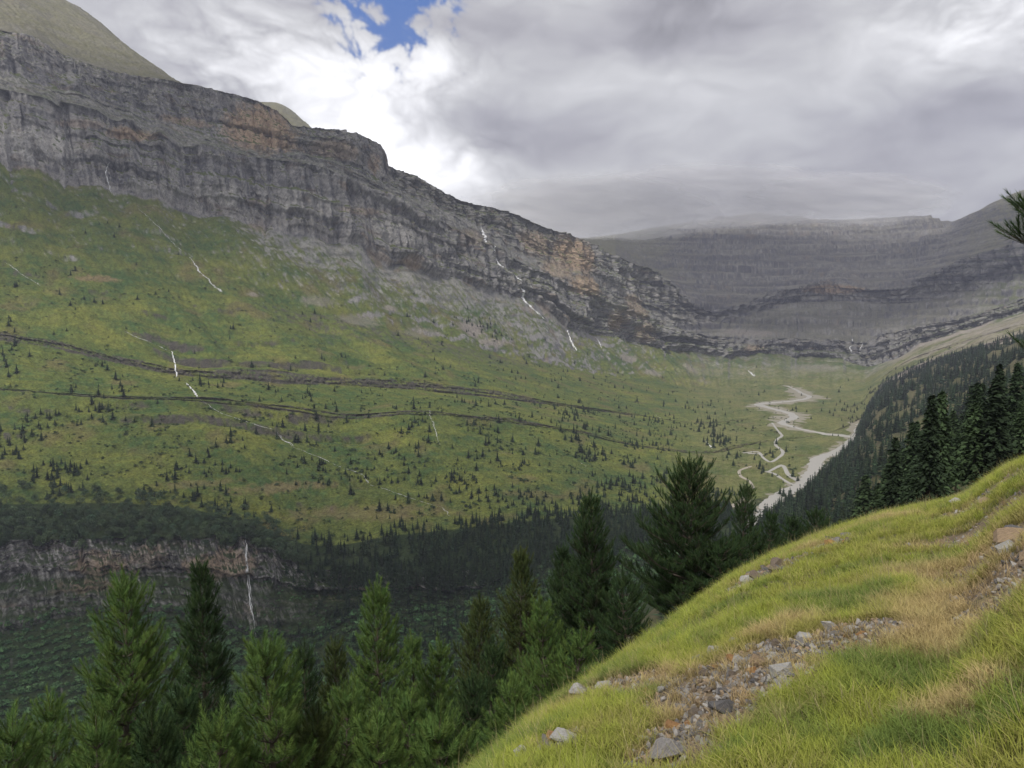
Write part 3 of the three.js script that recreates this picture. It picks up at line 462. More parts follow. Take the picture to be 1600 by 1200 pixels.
const falls = [
  ['waterfall', [[172, 252], [166, 268], [168, 284], [174, 304]], 3.2, 9, 'thin white waterfall on the great cliff near its left end'],
  ['waterfall', [[752, 352], [756, 366], [761, 380]], 6.5, 9, 'short upper waterfall leap near the top of the great cliff'],
  ['waterfall', [[770, 384], [774, 400], [779, 418]], 7, 9, 'second white waterfall leap on the great cliff below the first'],
  ['waterfall', [[798, 428], [808, 446], [816, 466], [832, 482], [852, 500]], 9, 8, 'broad slanting white cascade at the foot of the great cliff'],
  ['waterfall', [[886, 516], [892, 532], [900, 548]], 6, 8, 'short white waterfall over the dark step below the long cascade'],
  ['waterfall', [[930, 526], [936, 534], [940, 545]], 3.5, 8, 'small faint waterfall right of the dark step'],
  ['waterfall', [[268, 549], [273, 566], [276, 590]], 4.2, 5, 'white waterfall dropping over the rock band on the green slope'],
  ['waterfall', [[290, 598], [302, 610], [308, 620]], 4.2, 4, 'lower white cascade under the rock band waterfall'],
  ['waterfall', [[381, 826], [384, 846], [387, 880], [391, 920], [396, 960], [403, 998]], 3.6, 1, 'tall thin veil waterfall beside the low wooded cliff'],
  ['waterfall', [[1331, 529], [1333, 540], [1332, 552]], 5, 9, 'faint waterfall on the low wall at the valley head'],
  ['waterfall', [[1344, 531], [1346, 548]], 4, 9, 'second faint waterfall strand on the valley head wall'],
  ['waterfall', [[1168, 578], [1174, 583], [1180, 588]], 8, 8, 'tiny bright cascade at the upper end of the meadow'],
  ['waterfall', [[1101, 688], [1108, 694], [1114, 701]], 5, 4, 'small white cascade among dark trees beside the valley floor'],
  ['waterfall', [[761, 380], [766, 386], [770, 390]], 3, 9, 'short link between the two upper leaps on the great cliff'],
  ['waterfall', [[779, 418], [788, 424], [799, 430]], 4, 9, 'link of white water between the second leap and the slanting cascade'],
  ['mountain_stream', [[216, 326], [240, 348], [262, 370], [284, 392]], 2.6, 8, 'thin broken stream line below the leftmost waterfall'],
  ['mountain_stream', [[296, 402], [312, 424], [330, 442], [346, 456]], 5, 8, 'wider pale stream cascade high on the green slope'],
  ['mountain_stream', [[196, 518], [216, 527], [240, 537], [266, 548]], 2.8, 7, 'thin stream running to the rock band waterfall'],
  ['mountain_stream', [[310, 622], [330, 636], [356, 648], [392, 660], [426, 670]], 1.7, 4, 'thin stream below the lower cascade on the slope'],
  ['mountain_stream', [[458, 698], [492, 712], [530, 726], [566, 741]], 1.3, 4, 'thin stream line across the middle of the green slope'],
  ['mountain_stream', [[580, 757], [616, 768], [656, 782], [692, 793]], 1.3, 4, 'thin stream line low on the green slope towards the woods'],
  ['mountain_stream', [[428, 671], [440, 684], [456, 697]], 3.2, 4, 'short white stream piece in the middle of the green slope'],
  ['mountain_stream', [[568, 742], [576, 756]], 3, 4, 'tiny white stream piece among shrubs low on the slope'],
  ['mountain_stream', [[694, 794], [704, 806]], 3, 4, 'tiny white stream piece just above the dark woods'],
  ['mountain_stream', [[752, 826], [766, 836]], 3, 3, 'small white stream piece at the edge of the dark woods'],
  ['mountain_stream', [[848, 510], [860, 522]], 3, 8, 'thin stream below the broad slanting cascade'],
  ['mountain_stream', [[668, 640], [674, 660], [688, 694]], 1.6, 4, 'faint long thin stream on the slope below the second rock band'],
  ['mountain_stream', [[906, 716], [911, 728]], 3, 4, 'tiny waterfall over a low ledge near the valley floor'],
  ['mountain_stream', [[1024, 648], [1034, 654]], 3, 4, 'small white stream spot among scattered trees on the right part of the slope'],
  ['mountain_stream', [[10, 410], [40, 432], [60, 446]], 3, 8, 'pale stream gully at the left edge of the slope'],
];
falls.forEach(([name, list, w, v, label], i) => tag(addMesh(name, strand(list, w, v, i * 3.7, name !== 'waterfall'), name === 'waterfall' ? foamMat : streamMat), label, name === 'waterfall' ? 'waterfall' : 'stream', name === 'waterfall' ? 'waterfalls of the valley' : 'streams on the green slope'));

// ------------------------------------------------------------------ trees far and middling
function trunkGeo(h, r, seg = 5, lean = 0) { const g = new THREE.CylinderGeometry(r * 0.25, r, h, seg, 1, true); g.translate(0, h / 2, 0); return g; }
// crown of a conifer: sprays of small leaf-clump faces on drooping whorls; unit height 1, base radius rad
function coniferCrown(seed, { whorls, per, sprays, size, rad, bottom = 0.06, droop = 0.25, power = 0.8 }) {
  const r = rngOf(seed), pos = [], col = [];
  for (let w = 0; w < whorls; w++) {
    const f = (w + r() * 0.7) / whorls, h = lerp(bottom, 0.97, f), L0 = rad * Math.pow(1 - f, power) * rr(0.75, 1.12, r) + 0.012;
    const np = Math.max(3, Math.round(per * (1 - 0.45 * f)));
    for (let b = 0; b < np; b++) {
      const az = (b + r() * 0.8) / np * 6.283 + w * 2.4, L = L0 * rr(0.65, 1.15, r), tone = rr(0.7, 1.35, r);
      for (let s = 0; s < sprays; s++) {
        const q = sprays === 1 ? 0.55 : lerp(0.25, 1, s / (sprays - 1)), cx = Math.cos(az) * L * q, cz = Math.sin(az) * L * q, cy = h - droop * L * q * q + rr(-0.01, 0.01, r);
        const sz = size * rr(0.7, 1.25, r) * (sprays === 1 ? Math.max(0.4, L / rad) : lerp(1.1, 0.75, q)) ;
        for (let k = 0; k < 2; k++) {
          const ta = az + rr(-0.9, 0.9, r), ux = Math.cos(ta) * sz * (sprays === 1 ? L / size * 0.9 + 0.3 : 1), uz = Math.sin(ta) * sz * (sprays === 1 ? L / size * 0.9 + 0.3 : 1), vx = -Math.sin(ta) * sz * 0.6, vz = Math.cos(ta) * sz * 0.6, dy = rr(-0.6, 0.25, r) * sz, dv = rr(-0.5, 0.5, r) * sz;
          pos.push(cx - ux * 0.6 - vx, cy + sz * 0.35 - dv, cz - uz * 0.6 - vz, cx + ux, cy + dy, cz + uz, cx - ux * 0.5 + vx, cy + sz * 0.25 + dv, cz - uz * 0.5 + vz);
          const t = tone * rr(0.85, 1.15, r); for (let q2 = 0; q2 < 3; q2++) col.push(t, t, t);
        }
      }
    }
  }
  if (sprays === 1) for (let k = 0; k < 14; k++) { const a = k * 0.449 * 2, b = a + 0.9, h0 = bottom + (k % 3) * 0.03, q = rad * 0.5 * rr(0.7, 1.1, r), tp = rr(0.7, 0.95, r); pos.push(Math.cos(a) * q, h0, Math.sin(a) * q, Math.cos(b) * q, h0, Math.sin(b) * q, 0, tp, 0); for (let c = 0; c < 9; c++) col.push(0.75); }
  // leader
  pos.push(-0.012, 0.9, 0, 0.012, 0.9, 0.004, 0, 1.0, 0); for (let q = 0; q < 9; q++) col.push(1);
  return geo(pos, null, col);
}
function leafyCrown(seed, n, size, rx = 0.42, lobes = 7) {
  const r = rngOf(seed), pos = [], col = [], L = [];
  for (let i = 0; i < lobes; i++) { const a = r() * 6.283, q = Math.sqrt(r()) * rx * 0.6; L.push([Math.cos(a) * q, rr(0.38, 0.75, r), Math.sin(a) * q, rr(0.16, 0.27, r), rr(0.75, 1.25, r)]); }
  for (let i = 0; i < n; i++) {
    const [lx, ly, lz, lr, t] = L[i % lobes], u = rr(-0.7, 1, r), a = r() * 6.283, s = Math.sqrt(1 - u * u), R0 = lr * Math.pow(r(), 0.25), cx = lx + Math.cos(a) * s * R0, cy = ly + u * R0, cz = lz + Math.sin(a) * s * R0;
    const p = [cx, cy, cz]; for (let k = 0; k < 3; k++) pos.push(p[0] + rr(-1, 1, r) * size, p[1] + rr(-1, 1, r) * size, p[2] + rr(-1, 1, r) * size);
    const tt = t * rr(0.75, 1.25, r); for (let q = 0; q < 9; q++) col.push(tt);
  }
  return geo(pos, null, col);
}
const leafMat = (r, g, b) => { const m = new THREE.MeshPhysicalMaterial({ color: new THREE.Color().setRGB(r, g, b), vertexColors: true, roughness: 0.9, side: THREE.DoubleSide }); m.specularIntensity = 0.25; return m; };
const barkMat = matte({ color: new THREE.Color().setRGB(0.085, 0.07, 0.055) });
const tones3 = (r, g, b) => [leafMat(r * 0.72, g * 0.70, b * 0.74), leafMat(r, g, b), leafMat(r * 1.35, g * 1.32, b * 1.2)];
const farMat = leafMat(0.035, 0.057, 0.028), broadMat = leafMat(0.085, 0.125, 0.068), shrubMat = leafMat(0.050, 0.082, 0.036), bushMat = leafMat(0.10, 0.185, 0.075), midMat = leafMat(0.035, 0.057, 0.028);
const farCrowns = [0, 1, 2, 3].map((i) => coniferCrown(100 + i, { whorls: 11, per: 7, sprays: 1, size: 0.10, rad: [0.24, 0.19, 0.28, 0.22][i], power: 0.75, droop: 0.35 }));
const midCrowns = [0, 1, 2, 3].map((i) => coniferCrown(200 + i, { whorls: 26, per: 9, sprays: 4, size: 0.042, rad: [0.21, 0.17, 0.25, 0.2][i], bottom: [0.08, 0.16, 0.05, 0.2][i], droop: 0.3 }));
const broadCrowns = [0, 1, 2].map((i) => leafyCrown(300 + i, 420, 0.055));
const bushCrowns = [0, 1].map((i) => leafyCrown(330 + i, 90, 0.13, 0.55, 4).translate(0, -0.22, 0));
const unitTrunk = trunkGeo(0.6, 0.022, 6), farTrunk = trunkGeo(0.5, 0.022, 4);
function treeThing(name, crownG, crownM, trunkG, p, h, w, turn, label, category, group) {
  const g = new THREE.Group(); g.name = numbered(name); g.position.copy(p); g.position.y -= 0.02 * h; g.scale.set(h * w, h, h * w); g.rotation.y = turn; scene.add(g);
  addMesh('trunk', trunkG, barkMat, g); addMesh('crown', crownG, crownM, g);
  return tag(g, label, category, group);
}
const dummy = new THREE.Object3D();
function scatter(name, label, category, crowns, material, list) {     // what nobody could count, as one mass per crown shape
  crowns.forEach((cg, v) => {
    const mine = list.filter((_, i) => i % crowns.length === v); if (!mine.length) return;
    const m = shadowed(new THREE.InstancedMesh(cg, material, mine.length)); m.name = numbered(name);
    mine.forEach(({ p, h, w, turn, tone }, i) => { dummy.position.copy(p); dummy.position.y -= 0.03 * h; dummy.rotation.set(0, turn, 0); dummy.scale.set(h * w, h, h * w); dummy.updateMatrix(); m.setMatrixAt(i, dummy.matrix); m.setColorAt(i, new THREE.Color().setRGB(tone[0], tone[1], tone[2])); });
    tag(m, label, category, undefined, 'stuff'); scene.add(m);
  });
}
const tone = (r, s = 0.25, y = 0) => { const t = 1 + rr(-s, s, r), k = rr(-0.12, 0.12, r) + y; return [t * (1 + k), t, t * (1 - k * 0.5)]; };
// random points of the valley sheet by true area: rows v0..v1, columns px0..px1
function sow(n, v0, v1, px0, px1, accept, r) {
  const out = [], r0 = v0, r1 = v1; let tries = 0;
  const rowF = (v) => { const j = Math.min(SUB.length - 1, Math.floor(v)); return rowStart[j] + (v - j) * SUB[j]; };
  while (out.length < n && tries++ < n * 60) {
    const px = rr(px0, px1, r), ci = (px - PX0) / (PX1 - PX0) * (COLS - 1), i = Math.floor(ci), rf = rr(rowF(r0), rowF(r1) - 1e-3, r), q = Math.floor(rf);
    const A = gridAt(i, q), B = gridAt(i + 1, q), C = gridAt(i, q + 1), area = new THREE.Vector3().crossVectors(B.clone().sub(A), C.clone().sub(A)).length();
    if (r() * 60 > area) continue;
    const p = A.lerp(B, ci - i).lerp(C, (rf - q) * 0.5); p.v = G.kindOf[i * ROWS + q]; p.px = px; p.py = 600 - F * Math.tan(Math.atan(p.y / -p.z) + PITCH);
    if (accept(p, r)) out.push(p);
  }
  return out;
}
const things = { meadow: [], forest: [], broad: [] };
{
  const r = rngOf(41);
  const item = (p, h, w, s, y) => ({ p, h, w, turn: r() * 6.283, tone: tone(r, s, y), D: -p.z });
  // conifers dotted over the meadow slope
  const dots = sow(1000, 4, 10, -60, 1330, (p) => {
    const n = fbm(N2, p.x / 130, 0, p.z / 130, 3);
    let d = p.v < 5 ? 0.75 : p.v < 7 ? 0.35 : p.v < 8.9 ? 0.16 : p.v < 9.6 ? 0.10 : 0.0;
    if (p.px > 1060) d *= 0.35;
    if (p.px < 120 && p.py > 380 && p.py < 560) d *= 1.8;
    d *= sst(-0.15, 0.5, n) * 1.4;
    return r() < d;
  }, r).map((p) => item(p, lerp(5, 18, Math.pow(r(), 1.7)) * (p.v > 8 ? 0.9 : 1), rr(0.8, 1.35, r), 0.3));
  const cluster = (px, py, sx, sy, n, h0 = 8, h1 = 15) => { for (let i = 0; i < n; i++) { const g1 = Math.sqrt(-2 * Math.log(r() + 1e-6)) * Math.cos(6.283 * r()), g2 = Math.sqrt(-2 * Math.log(r() + 1e-6)) * Math.cos(6.283 * r()); const p = pick(px + g1 * sx, py + g2 * sy); dots.push(item(new THREE.Vector3(p.x, p.y, p.z), rr(h0, h1, r), rr(0.9, 1.2, r), 0.25)); } };
  cluster(745, 505, 22, 10, 30, 8, 15); cluster(775, 522, 8, 5, 12); cluster(1100, 668, 14, 7, 26, 10, 18); cluster(1122, 690, 12, 6, 26, 10, 18); cluster(898, 650, 12, 5, 16, 10, 18); cluster(930, 715, 22, 5, 22, 8, 14); cluster(1000, 700, 8, 8, 10); cluster(1115, 778, 14, 6, 16, 10, 16); cluster(1150, 800, 26, 4, 24, 8, 14); cluster(1232, 783, 7, 6, 22, 10, 17); cluster(1100, 640, 20, 6, 14, 8, 14); cluster(1040, 660, 20, 10, 16, 7, 13); cluster(1187, 735, 3, 3, 4, 10, 14); cluster(160, 640, 30, 12, 14, 9, 16); cluster(60, 660, 30, 14, 12, 9, 16); cluster(20, 560, 16, 30, 14, 10, 18); cluster(90, 735, 26, 10, 22, 9, 15); cluster(20, 700, 16, 20, 14, 9, 16); cluster(330, 735, 30, 6, 16, 7, 12); cluster(560, 745, 60, 14, 30, 6, 12); cluster(700, 760, 60, 16, 40, 6, 13); cluster(840, 790, 60, 12, 50, 7, 14); cluster(980, 780, 50, 10, 30, 7, 13); cluster(1330, 640, 20, 8, 26, 8, 14); cluster(1345, 660, 12, 8, 20, 8, 14); cluster(1365, 612, 10, 6, 16, 10, 16);
  dots.sort((a, b) => b.h / b.D - a.h / a.D); things.meadow = dots.slice(0, 280);
  scatter('distant_conifers', 'smallest far conifers sprinkled over the green slope and valley floor', 'conifers', farCrowns, farMat, dots.slice(280));
  // woods: dark conifers on the terrace and the gorge side
  const wood = sow(2300, 1.2, 4.05, 400, 1150, (p) => r() < (p.v > 3.9 ? 0.4 : p.v > 2 ? 1 : 0.5) * sst(420, 560, p.px) * (p.px < 640 && p.v > 3.2 ? 0.5 : 1), r).map((p) => item(p, rr(9, 19, r), rr(0.75, 1.05, r), 0.35));
  wood.push(...sow(700, 0.35, 1.3, 420, 1150, () => r() < 0.7, r).map((p) => item(p, rr(7, 15, r), rr(0.8, 1.1, r), 0.3)));
  wood.sort((a, b) => b.h / b.D - a.h / a.D); things.wood = wood.slice(0, 160);
  scatter('dark_woods', 'dense dark conifer woods on the terrace above the gorge', 'woods', farCrowns, farMat, wood.slice(160));
  // broadleaf trees along the cliff edge and scrub below
  const broad = sow(620, 2.75, 4.1, -120, 470, (p) => r() < (p.v < 3.75 ? 1 : 0.45) * (p.px > 400 ? 0.5 : 1), r).map((p) => item(p, rr(9, 17, r), rr(0.85, 1.3, r), 0.35));
  broad.sort((a, b) => b.h / b.D - a.h / a.D); things.broad = broad.slice(0, 150);
  scatter('broadleaf_woods', 'dense grey green broadleaf woods along the edge of the low cliff', 'woods', broadCrowns, broadMat, broad.slice(150));
  const scrub = sow(9000, 0.15, 1.2, -120, 1100, () => r() < 0.9, r).map((p) => item(p, lerp(2, 9, Math.pow(r(), 2)), rr(1.0, 1.9, r), 0.4));
  scrub.push(...sow(500, 1, 2.1, -120, 1000, (p) => r() < (p.px > 400 ? 1 : 0.25), r).map((p) => item(p, rr(2, 5, r), rr(1, 1.5, r), 0.35)));
  scatter('gorge_scrub', 'dense dark green scrub covering the gorge slope', 'scrub', bushCrowns, bushMat, scrub);
  const shrubs = sow(3600, 4, 9.2, -80, 1250, (p) => { const n = fbm(N1, p.x / 60, 4, p.z / 60, 3); return r() < (p.v < 5 ? 1 : p.v < 7 ? 0.8 : 0.25) * sst(-0.1, 0.5, n) * (p.px > 1000 ? 0.4 : 1); }, r).map((p) => item(p, lerp(1.2, 5.5, Math.pow(r(), 2)), rr(1.1, 2.4, r), 0.4, 0.05));
  scatter('slope_shrubs', 'low dark green shrubs dotted over the green slope', 'shrubs', bushCrowns, shrubMat, shrubs);
  // forest of the near side valley, on the right
  const forest = []; let tries = 0;
  while (forest.length < 5200 && tries++ < 200000) {
    const a = rr(0.2, 0.86, r), end = foot(clamp(a, -0.83, 0.83))[1], D = Math.sqrt(rr(55 * 55, end * end, r)), x = a * D, z = -D;
    const n = fbm(N3, x / 150, 0, z / 150, 3), clear = D > 500 && a > 0.5 ? sst(0.18, 0.4, n + 0.25 * sst(0.58, 0.68, a)) : 0;
    if (r() < clear || (D < 130 && a < 0.36 && r() < 0.8)) continue;
    forest.push(item(new THREE.Vector3(x, nearY(x, z), z), lerp(11, 30, Math.pow(r(), 1.5)) * (D < 120 ? 0.5 : D < 300 ? 0.75 : 1), rr(0.75, 1.2, r), 0.55));
  }
  for (let i = 0; i < 520; i++) { const a = rr(0.3, 0.85, r), D = Math.sqrt(rr(58 * 58, 330 * 330, r)), x = a * D, z = -D; if (D < 100 && a < 0.42) continue; forest.push(item(new THREE.Vector3(x, nearY(x, z), z), rr(8, 17, r) * (D < 120 ? 0.7 : 1), rr(0.75, 1.1, r), 0.3)); }
  for (let i = 0; i < 1500; i++) { const a = rr(-0.85, 0.3, r), D = Math.sqrt(rr(45 * 45, 640 * 640, r)), x = a * D, z = -D; forest.push(item(new THREE.Vector3(x, nearY(x, z), z), rr(7, 14, r) * (D < 120 ? 0.6 : 1), rr(0.75, 1.1, r), 0.3)); }
  forest.push(...sow(500, 0.1, 9, 1345, 1640, (p) => r() < 0.6 * sst(0.1, 0.5, fbm(N3, p.x / 90, 1, p.z / 90, 2) + 0.3 - (p.v - 1) * 0.12), r).map((p) => item(p, rr(8, 15, r), rr(0.7, 1, r), 0.3)));
  forest.sort((a, b) => b.h / b.D - a.h / a.D); things.forest = forest.filter((f) => f.p.x / f.D < 0.72 && f.p.x / f.D > 0.3).slice(0, 260);
  const keep = new Set(things.forest);
  scatter('side_valley_forest', 'dense dark conifer forest filling the near side of the valley', 'forest', farCrowns, farMat, forest.filter((f) => !keep.has(f) && f.D >= 420));
  scatter('side_valley_forest', 'tall dark pines filling the nearer part of the side valley forest', 'forest', midCrowns, midMat, forest.filter((f) => !keep.has(f) && f.D < 420));
  const m3 = { forest: tones3(0.035, 0.057, 0.028), far: tones3(0.035, 0.057, 0.028), broad: tones3(0.085, 0.125, 0.068) };
  const look = (f, lo, hi) => [(f.w > 1.08 ? 'broad' : f.w < 0.86 ? 'slim' : ''), ['blackish', 'dark green', 'lighter green'][f.shade], (f.h > hi ? 'tall' : f.h < lo ? 'short' : '')].filter(Boolean).join(' ');
  const single = (list, name, crowns, mats, trunkG, kind, lo, hi, where, group) => list.forEach((f, i) => {
    f.shade = Math.floor(r() * 3); f.px = 800 + F * f.p.x / f.D; f.py = 600 - F * Math.tan(Math.atan((f.p.y) / f.D) + PITCH);
    treeThing(name, crowns[i % crowns.length], mats[f.shade], trunkG, f.p, f.h, f.w, f.turn, look(f, lo, hi) + ' ' + kind + ' ' + where(f), kind === 'tree' ? 'tree' : kind, group(f));
  });
  single(things.forest, 'forest_pine', midCrowns, m3.forest, unitTrunk, 'pine', 10, 15, (f) => f.D < 110 ? (f.px > 1500 ? 'close behind the grassy hump' : 'close behind the grassy crest') : f.D < 220 ? (f.px > 1450 ? 'in the near forest below the scree' : f.px > 1330 ? 'in the near forest right of the river' : 'in the near forest under the river bend') : (f.px > 1450 ? 'deeper in the forest below the scree' : 'deeper in the forest beside the river'), (f) => f.D < 220 ? 'pines at the near forest edge' : 'pines deeper in the forest');
  const slopePart = (f) => f.px < 200 ? 'near the left edge' : f.px < 420 ? 'below the rock band waterfall' : f.px < 650 ? 'left of the middle' : f.px < 850 ? 'in the middle' : f.px < 1050 ? 'towards the valley floor' : 'beside the valley floor streams';
  single(things.meadow, 'meadow_conifer', farCrowns, m3.far, farTrunk, 'conifer', 9, 13, (f) => (f.D < 1150 ? 'low on the slope ' : f.D < 1480 ? 'halfway up the slope ' : 'high on the slope ') + slopePart(f), (f) => f.D < 1150 ? 'conifers low on the green slope' : f.D < 1480 ? 'conifers between the rock bands' : 'conifers above the rock band');
  single(things.wood, 'terrace_conifer', farCrowns, m3.far, farTrunk, 'conifer', 15, 17.5, (f) => 'in the gorge woods ' + (f.px < 560 ? 'near the veil waterfall' : f.px < 700 ? 'left of the olive pines' : f.px < 880 ? 'behind the olive pines' : 'left of the broad crest pine'), () => 'conifers of the terrace woods');
  single(things.broad, 'broadleaf_tree', broadCrowns, m3.broad, farTrunk, 'tree', 13, 15.5, (f) => 'on the low cliff edge ' + (f.px < 80 ? 'at the left picture edge' : f.px < 200 ? 'above the bushy pine' : f.px < 320 ? 'above the slim dark pine' : 'beside the veil waterfall'), () => 'broadleaf trees on the cliff edge');
}
// ------------------------------------------------------------------ pines of the foreground
function shootGeo(seed, n = 46, len = 0.2, needle = 0.075, width = 0.0075) {
  const r = rngOf(seed), pos = [], col = [];
  for (let i = 0; i < n; i++) {
    const t = (i + r()) / n, az = i * 2.39996 + rr(-0.3, 0.3, r), th = lerp(1.05, 0.35, t) + rr(-0.15, 0.15, r), L = needle * rr(0.8, 1.15, r), y = t * len;
    const rx = Math.cos(az), rz = Math.sin(az), dx = rx * Math.sin(th), dy = Math.cos(th), dz = rz * Math.sin(th), wx = -rz * width / 2, wz = rx * width / 2;
    pos.push(wx, y, wz, -wx, y, -wz, dx * L, y + dy * L, dz * L);
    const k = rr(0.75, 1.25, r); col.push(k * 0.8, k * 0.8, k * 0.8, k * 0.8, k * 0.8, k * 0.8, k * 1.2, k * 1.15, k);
  }
  for (let k = 0; k < 3; k++) { const a = k * 2.094, b = a + 2.094; pos.push(Math.cos(a) * 0.004, 0, Math.sin(a) * 0.004, Math.cos(b) * 0.004, 0, Math.sin(b) * 0.004, 0, len, 0); for (let q = 0; q < 3; q++) col.push(1.1, 0.8, 0.7); }
  return geo(pos, null, col);
}
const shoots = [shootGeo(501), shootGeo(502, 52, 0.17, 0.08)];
const needleMats = { fresh: leafMat(0.110, 0.185, 0.052), dark: leafMat(0.046, 0.084, 0.033), olive: leafMat(0.075, 0.105, 0.035) };
for (const m of Object.values(needleMats)) { m.transmission = 0.18; m.thickness = 0; m.roughness = 0.85; }
const UPV = new THREE.Vector3(0, 1, 0);
function limb(out, a, b, r0, r1) {
  const d = b.clone().sub(a), l = d.length(); if (l < 1e-4) return;
  const g = new THREE.CylinderGeometry(r1, r0, l, 4, 1, true); g.translate(0, l / 2, 0);
  g.applyQuaternion(new THREE.Quaternion().setFromUnitVectors(UPV, d.multiplyScalar(1 / l))); g.translate(a.x, a.y, a.z); g.deleteAttribute('uv'); out.push(g);
}
function pine(label, x, z, topY, radius, o = {}) {
  const { seed = 1, mat = 'fresh', scale = 1, bottom = 0.03, whorl = 0.25, density = 1.25, extra = [], lean = 0, power = 0.85, name = 'pine_tree' } = o, r = rngOf(seed * 977 + 5);
  const base = new THREE.Vector3(x, nearY(x, z) - 0.05, z), H = topY - base.y, g = new THREE.Group(); g.name = numbered(name); g.position.copy(base); scene.add(g);
  const axis = (f) => new THREE.Vector3(lean * f * f * H + 0.05 * Math.sin(f * 5 + seed), f * H, 0.04 * Math.sin(f * 4 + seed * 2));
  const trunk = [], wood = [], put = [[], []], R0 = 0.012 * H + 0.03;
  for (let i = 0; i < 10; i++) { const a = axis(i / 10), b = axis((i + 1) / 10); const d = b.clone().sub(a), l = d.length(), c = new THREE.CylinderGeometry(R0 * (1 - (i + 1) / 10.4), R0 * (1 - i / 10.4), l * 1.02, 8, 1, true); c.translate(0, l / 2, 0); c.applyQuaternion(new THREE.Quaternion().setFromUnitVectors(UPV, d.normalize())); c.translate(a.x, a.y, a.z); c.deleteAttribute('uv'); trunk.push(c); }
  const q = new THREE.Quaternion(), m4 = new THREE.Matrix4(), sv = new THREE.Vector3();
  const shoot = (p, dir, s) => { q.setFromUnitVectors(UPV, dir); sv.setScalar(s * scale * rr(0.8, 1.25, r)); m4.compose(p, q, sv); const t = rr(0.7, 1.35, r), k = rr(-0.1, 0.1, r); put[r() < 0.5 ? 0 : 1].push([m4.clone(), [t * (1 + k), t, t * (1 - k)]]); };
  const branch = (start, az, el, L, thick) => {
    const out = new THREE.Vector3(Math.cos(az), 0, Math.sin(az)), side = new THREE.Vector3(-Math.sin(az), 0, Math.cos(az)), rise = Math.tan(el), curl = rr(0.15, 0.45, r);
    const P = (t) => start.clone().addScaledVector(out, L * t * (1 - 0.08 * t)).addScaledVector(UPV, L * (rise * t * 0.8 + curl * t * t));
    const T = (t) => P(Math.min(1, t + 0.05)).sub(P(t - 0.05)).normalize();
    const n = 3; for (let i = 0; i < n; i++) limb(wood, P(i / n), P((i + 1) / n), thick * (1 - i / n * 0.8), thick * (1 - (i + 1) / n * 0.8));
    const tw = Math.max(3, Math.round(L / (0.075 * scale) * density));
    for (let i = 0; i < tw; i++) {
      const t = lerp(0.22, 0.98, (i + r() * 0.6) / tw), p = P(t), d = T(t), sgn = i % 2 ? 1 : -1, len = (0.10 + 0.30 * L * (1 - 0.75 * t)) * rr(0.6, 1.2, r);
      const dir = d.clone().multiplyScalar(0.75).addScaledVector(side, sgn * rr(0.45, 1.0, r)).addScaledVector(UPV, rr(0.1, 0.6, r)).normalize();
      if (len > 0.2) limb(wood, p, p.clone().addScaledVector(dir, len), 0.006, 0.004);
      const ns = Math.max(1, Math.round(len / (0.12 * scale)));
      for (let s = 0; s < ns; s++) { const pp = p.clone().addScaledVector(dir, len * (s + 0.6) / ns), dd = dir.clone().addScaledVector(UPV, rr(0.1, 0.55, r)).addScaledVector(side, rr(-0.4, 0.4, r)).normalize(); shoot(pp, dd, 0.95); }
    }
    shoot(P(0.94), T(0.95).addScaledVector(UPV, 0.5).normalize(), 1.2);
  };
  for (let h = bottom * H; h < H - 0.22; h += whorl * rr(0.7, 1.2, r) * lerp(1, 0.75, h / H)) {
    const f = h / H, prof = Math.pow(1 - f, power) * (f < 0.12 ? lerp(0.82, 1, f / 0.12) : 1), n = Math.round(rr(5, 7.4, r)), a0 = r() * 6.283;
    for (let b = 0; b < n; b++) { const az = a0 + (b + rr(-0.3, 0.3, r)) / n * 6.283, L = Math.max(0.14, radius * prof * rr(0.55, 1.12, r) * (1 + 0.38 * N1(Math.cos(az) * 0.9 + seed * 5, h * 0.9, Math.sin(az) * 0.9))); if (r() < 0.06) continue; branch(axis(f), az, lerp(0.02, 0.85, Math.pow(f, 1.3)) + rr(-0.12, 0.12, r), L, 0.008 + 0.013 * L); }
  }
  for (const [h, az, L, el] of extra) branch(axis(h / H), az, el, L, 0.03);
  for (let k = 0; k < 5; k++) shoot(axis(1 - 0.05 * k / H * 2.4), new THREE.Vector3(rr(-0.25, 0.25, r), 1, rr(-0.25, 0.25, r)).normalize(), 1.25);
  for (let k = 0; k < 5; k++) { const a = k * 1.2566 + r(); shoot(axis(1 - 0.3 / H), new THREE.Vector3(Math.cos(a) * 0.6, 1, Math.sin(a) * 0.6).normalize(), 1.15); }
  addMesh('trunk', mergeGeometries(trunk), barkMat, g);
  const br = addMesh('branches', mergeGeometries(wood), barkMat, g); br.userData.kind = 'stuff';
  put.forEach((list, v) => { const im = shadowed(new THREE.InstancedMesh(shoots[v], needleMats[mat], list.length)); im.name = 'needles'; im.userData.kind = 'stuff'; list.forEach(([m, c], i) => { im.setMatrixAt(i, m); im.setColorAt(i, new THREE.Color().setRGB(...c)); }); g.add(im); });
  return tag(g, label, 'pine tree', 'pines of the foreground');
}
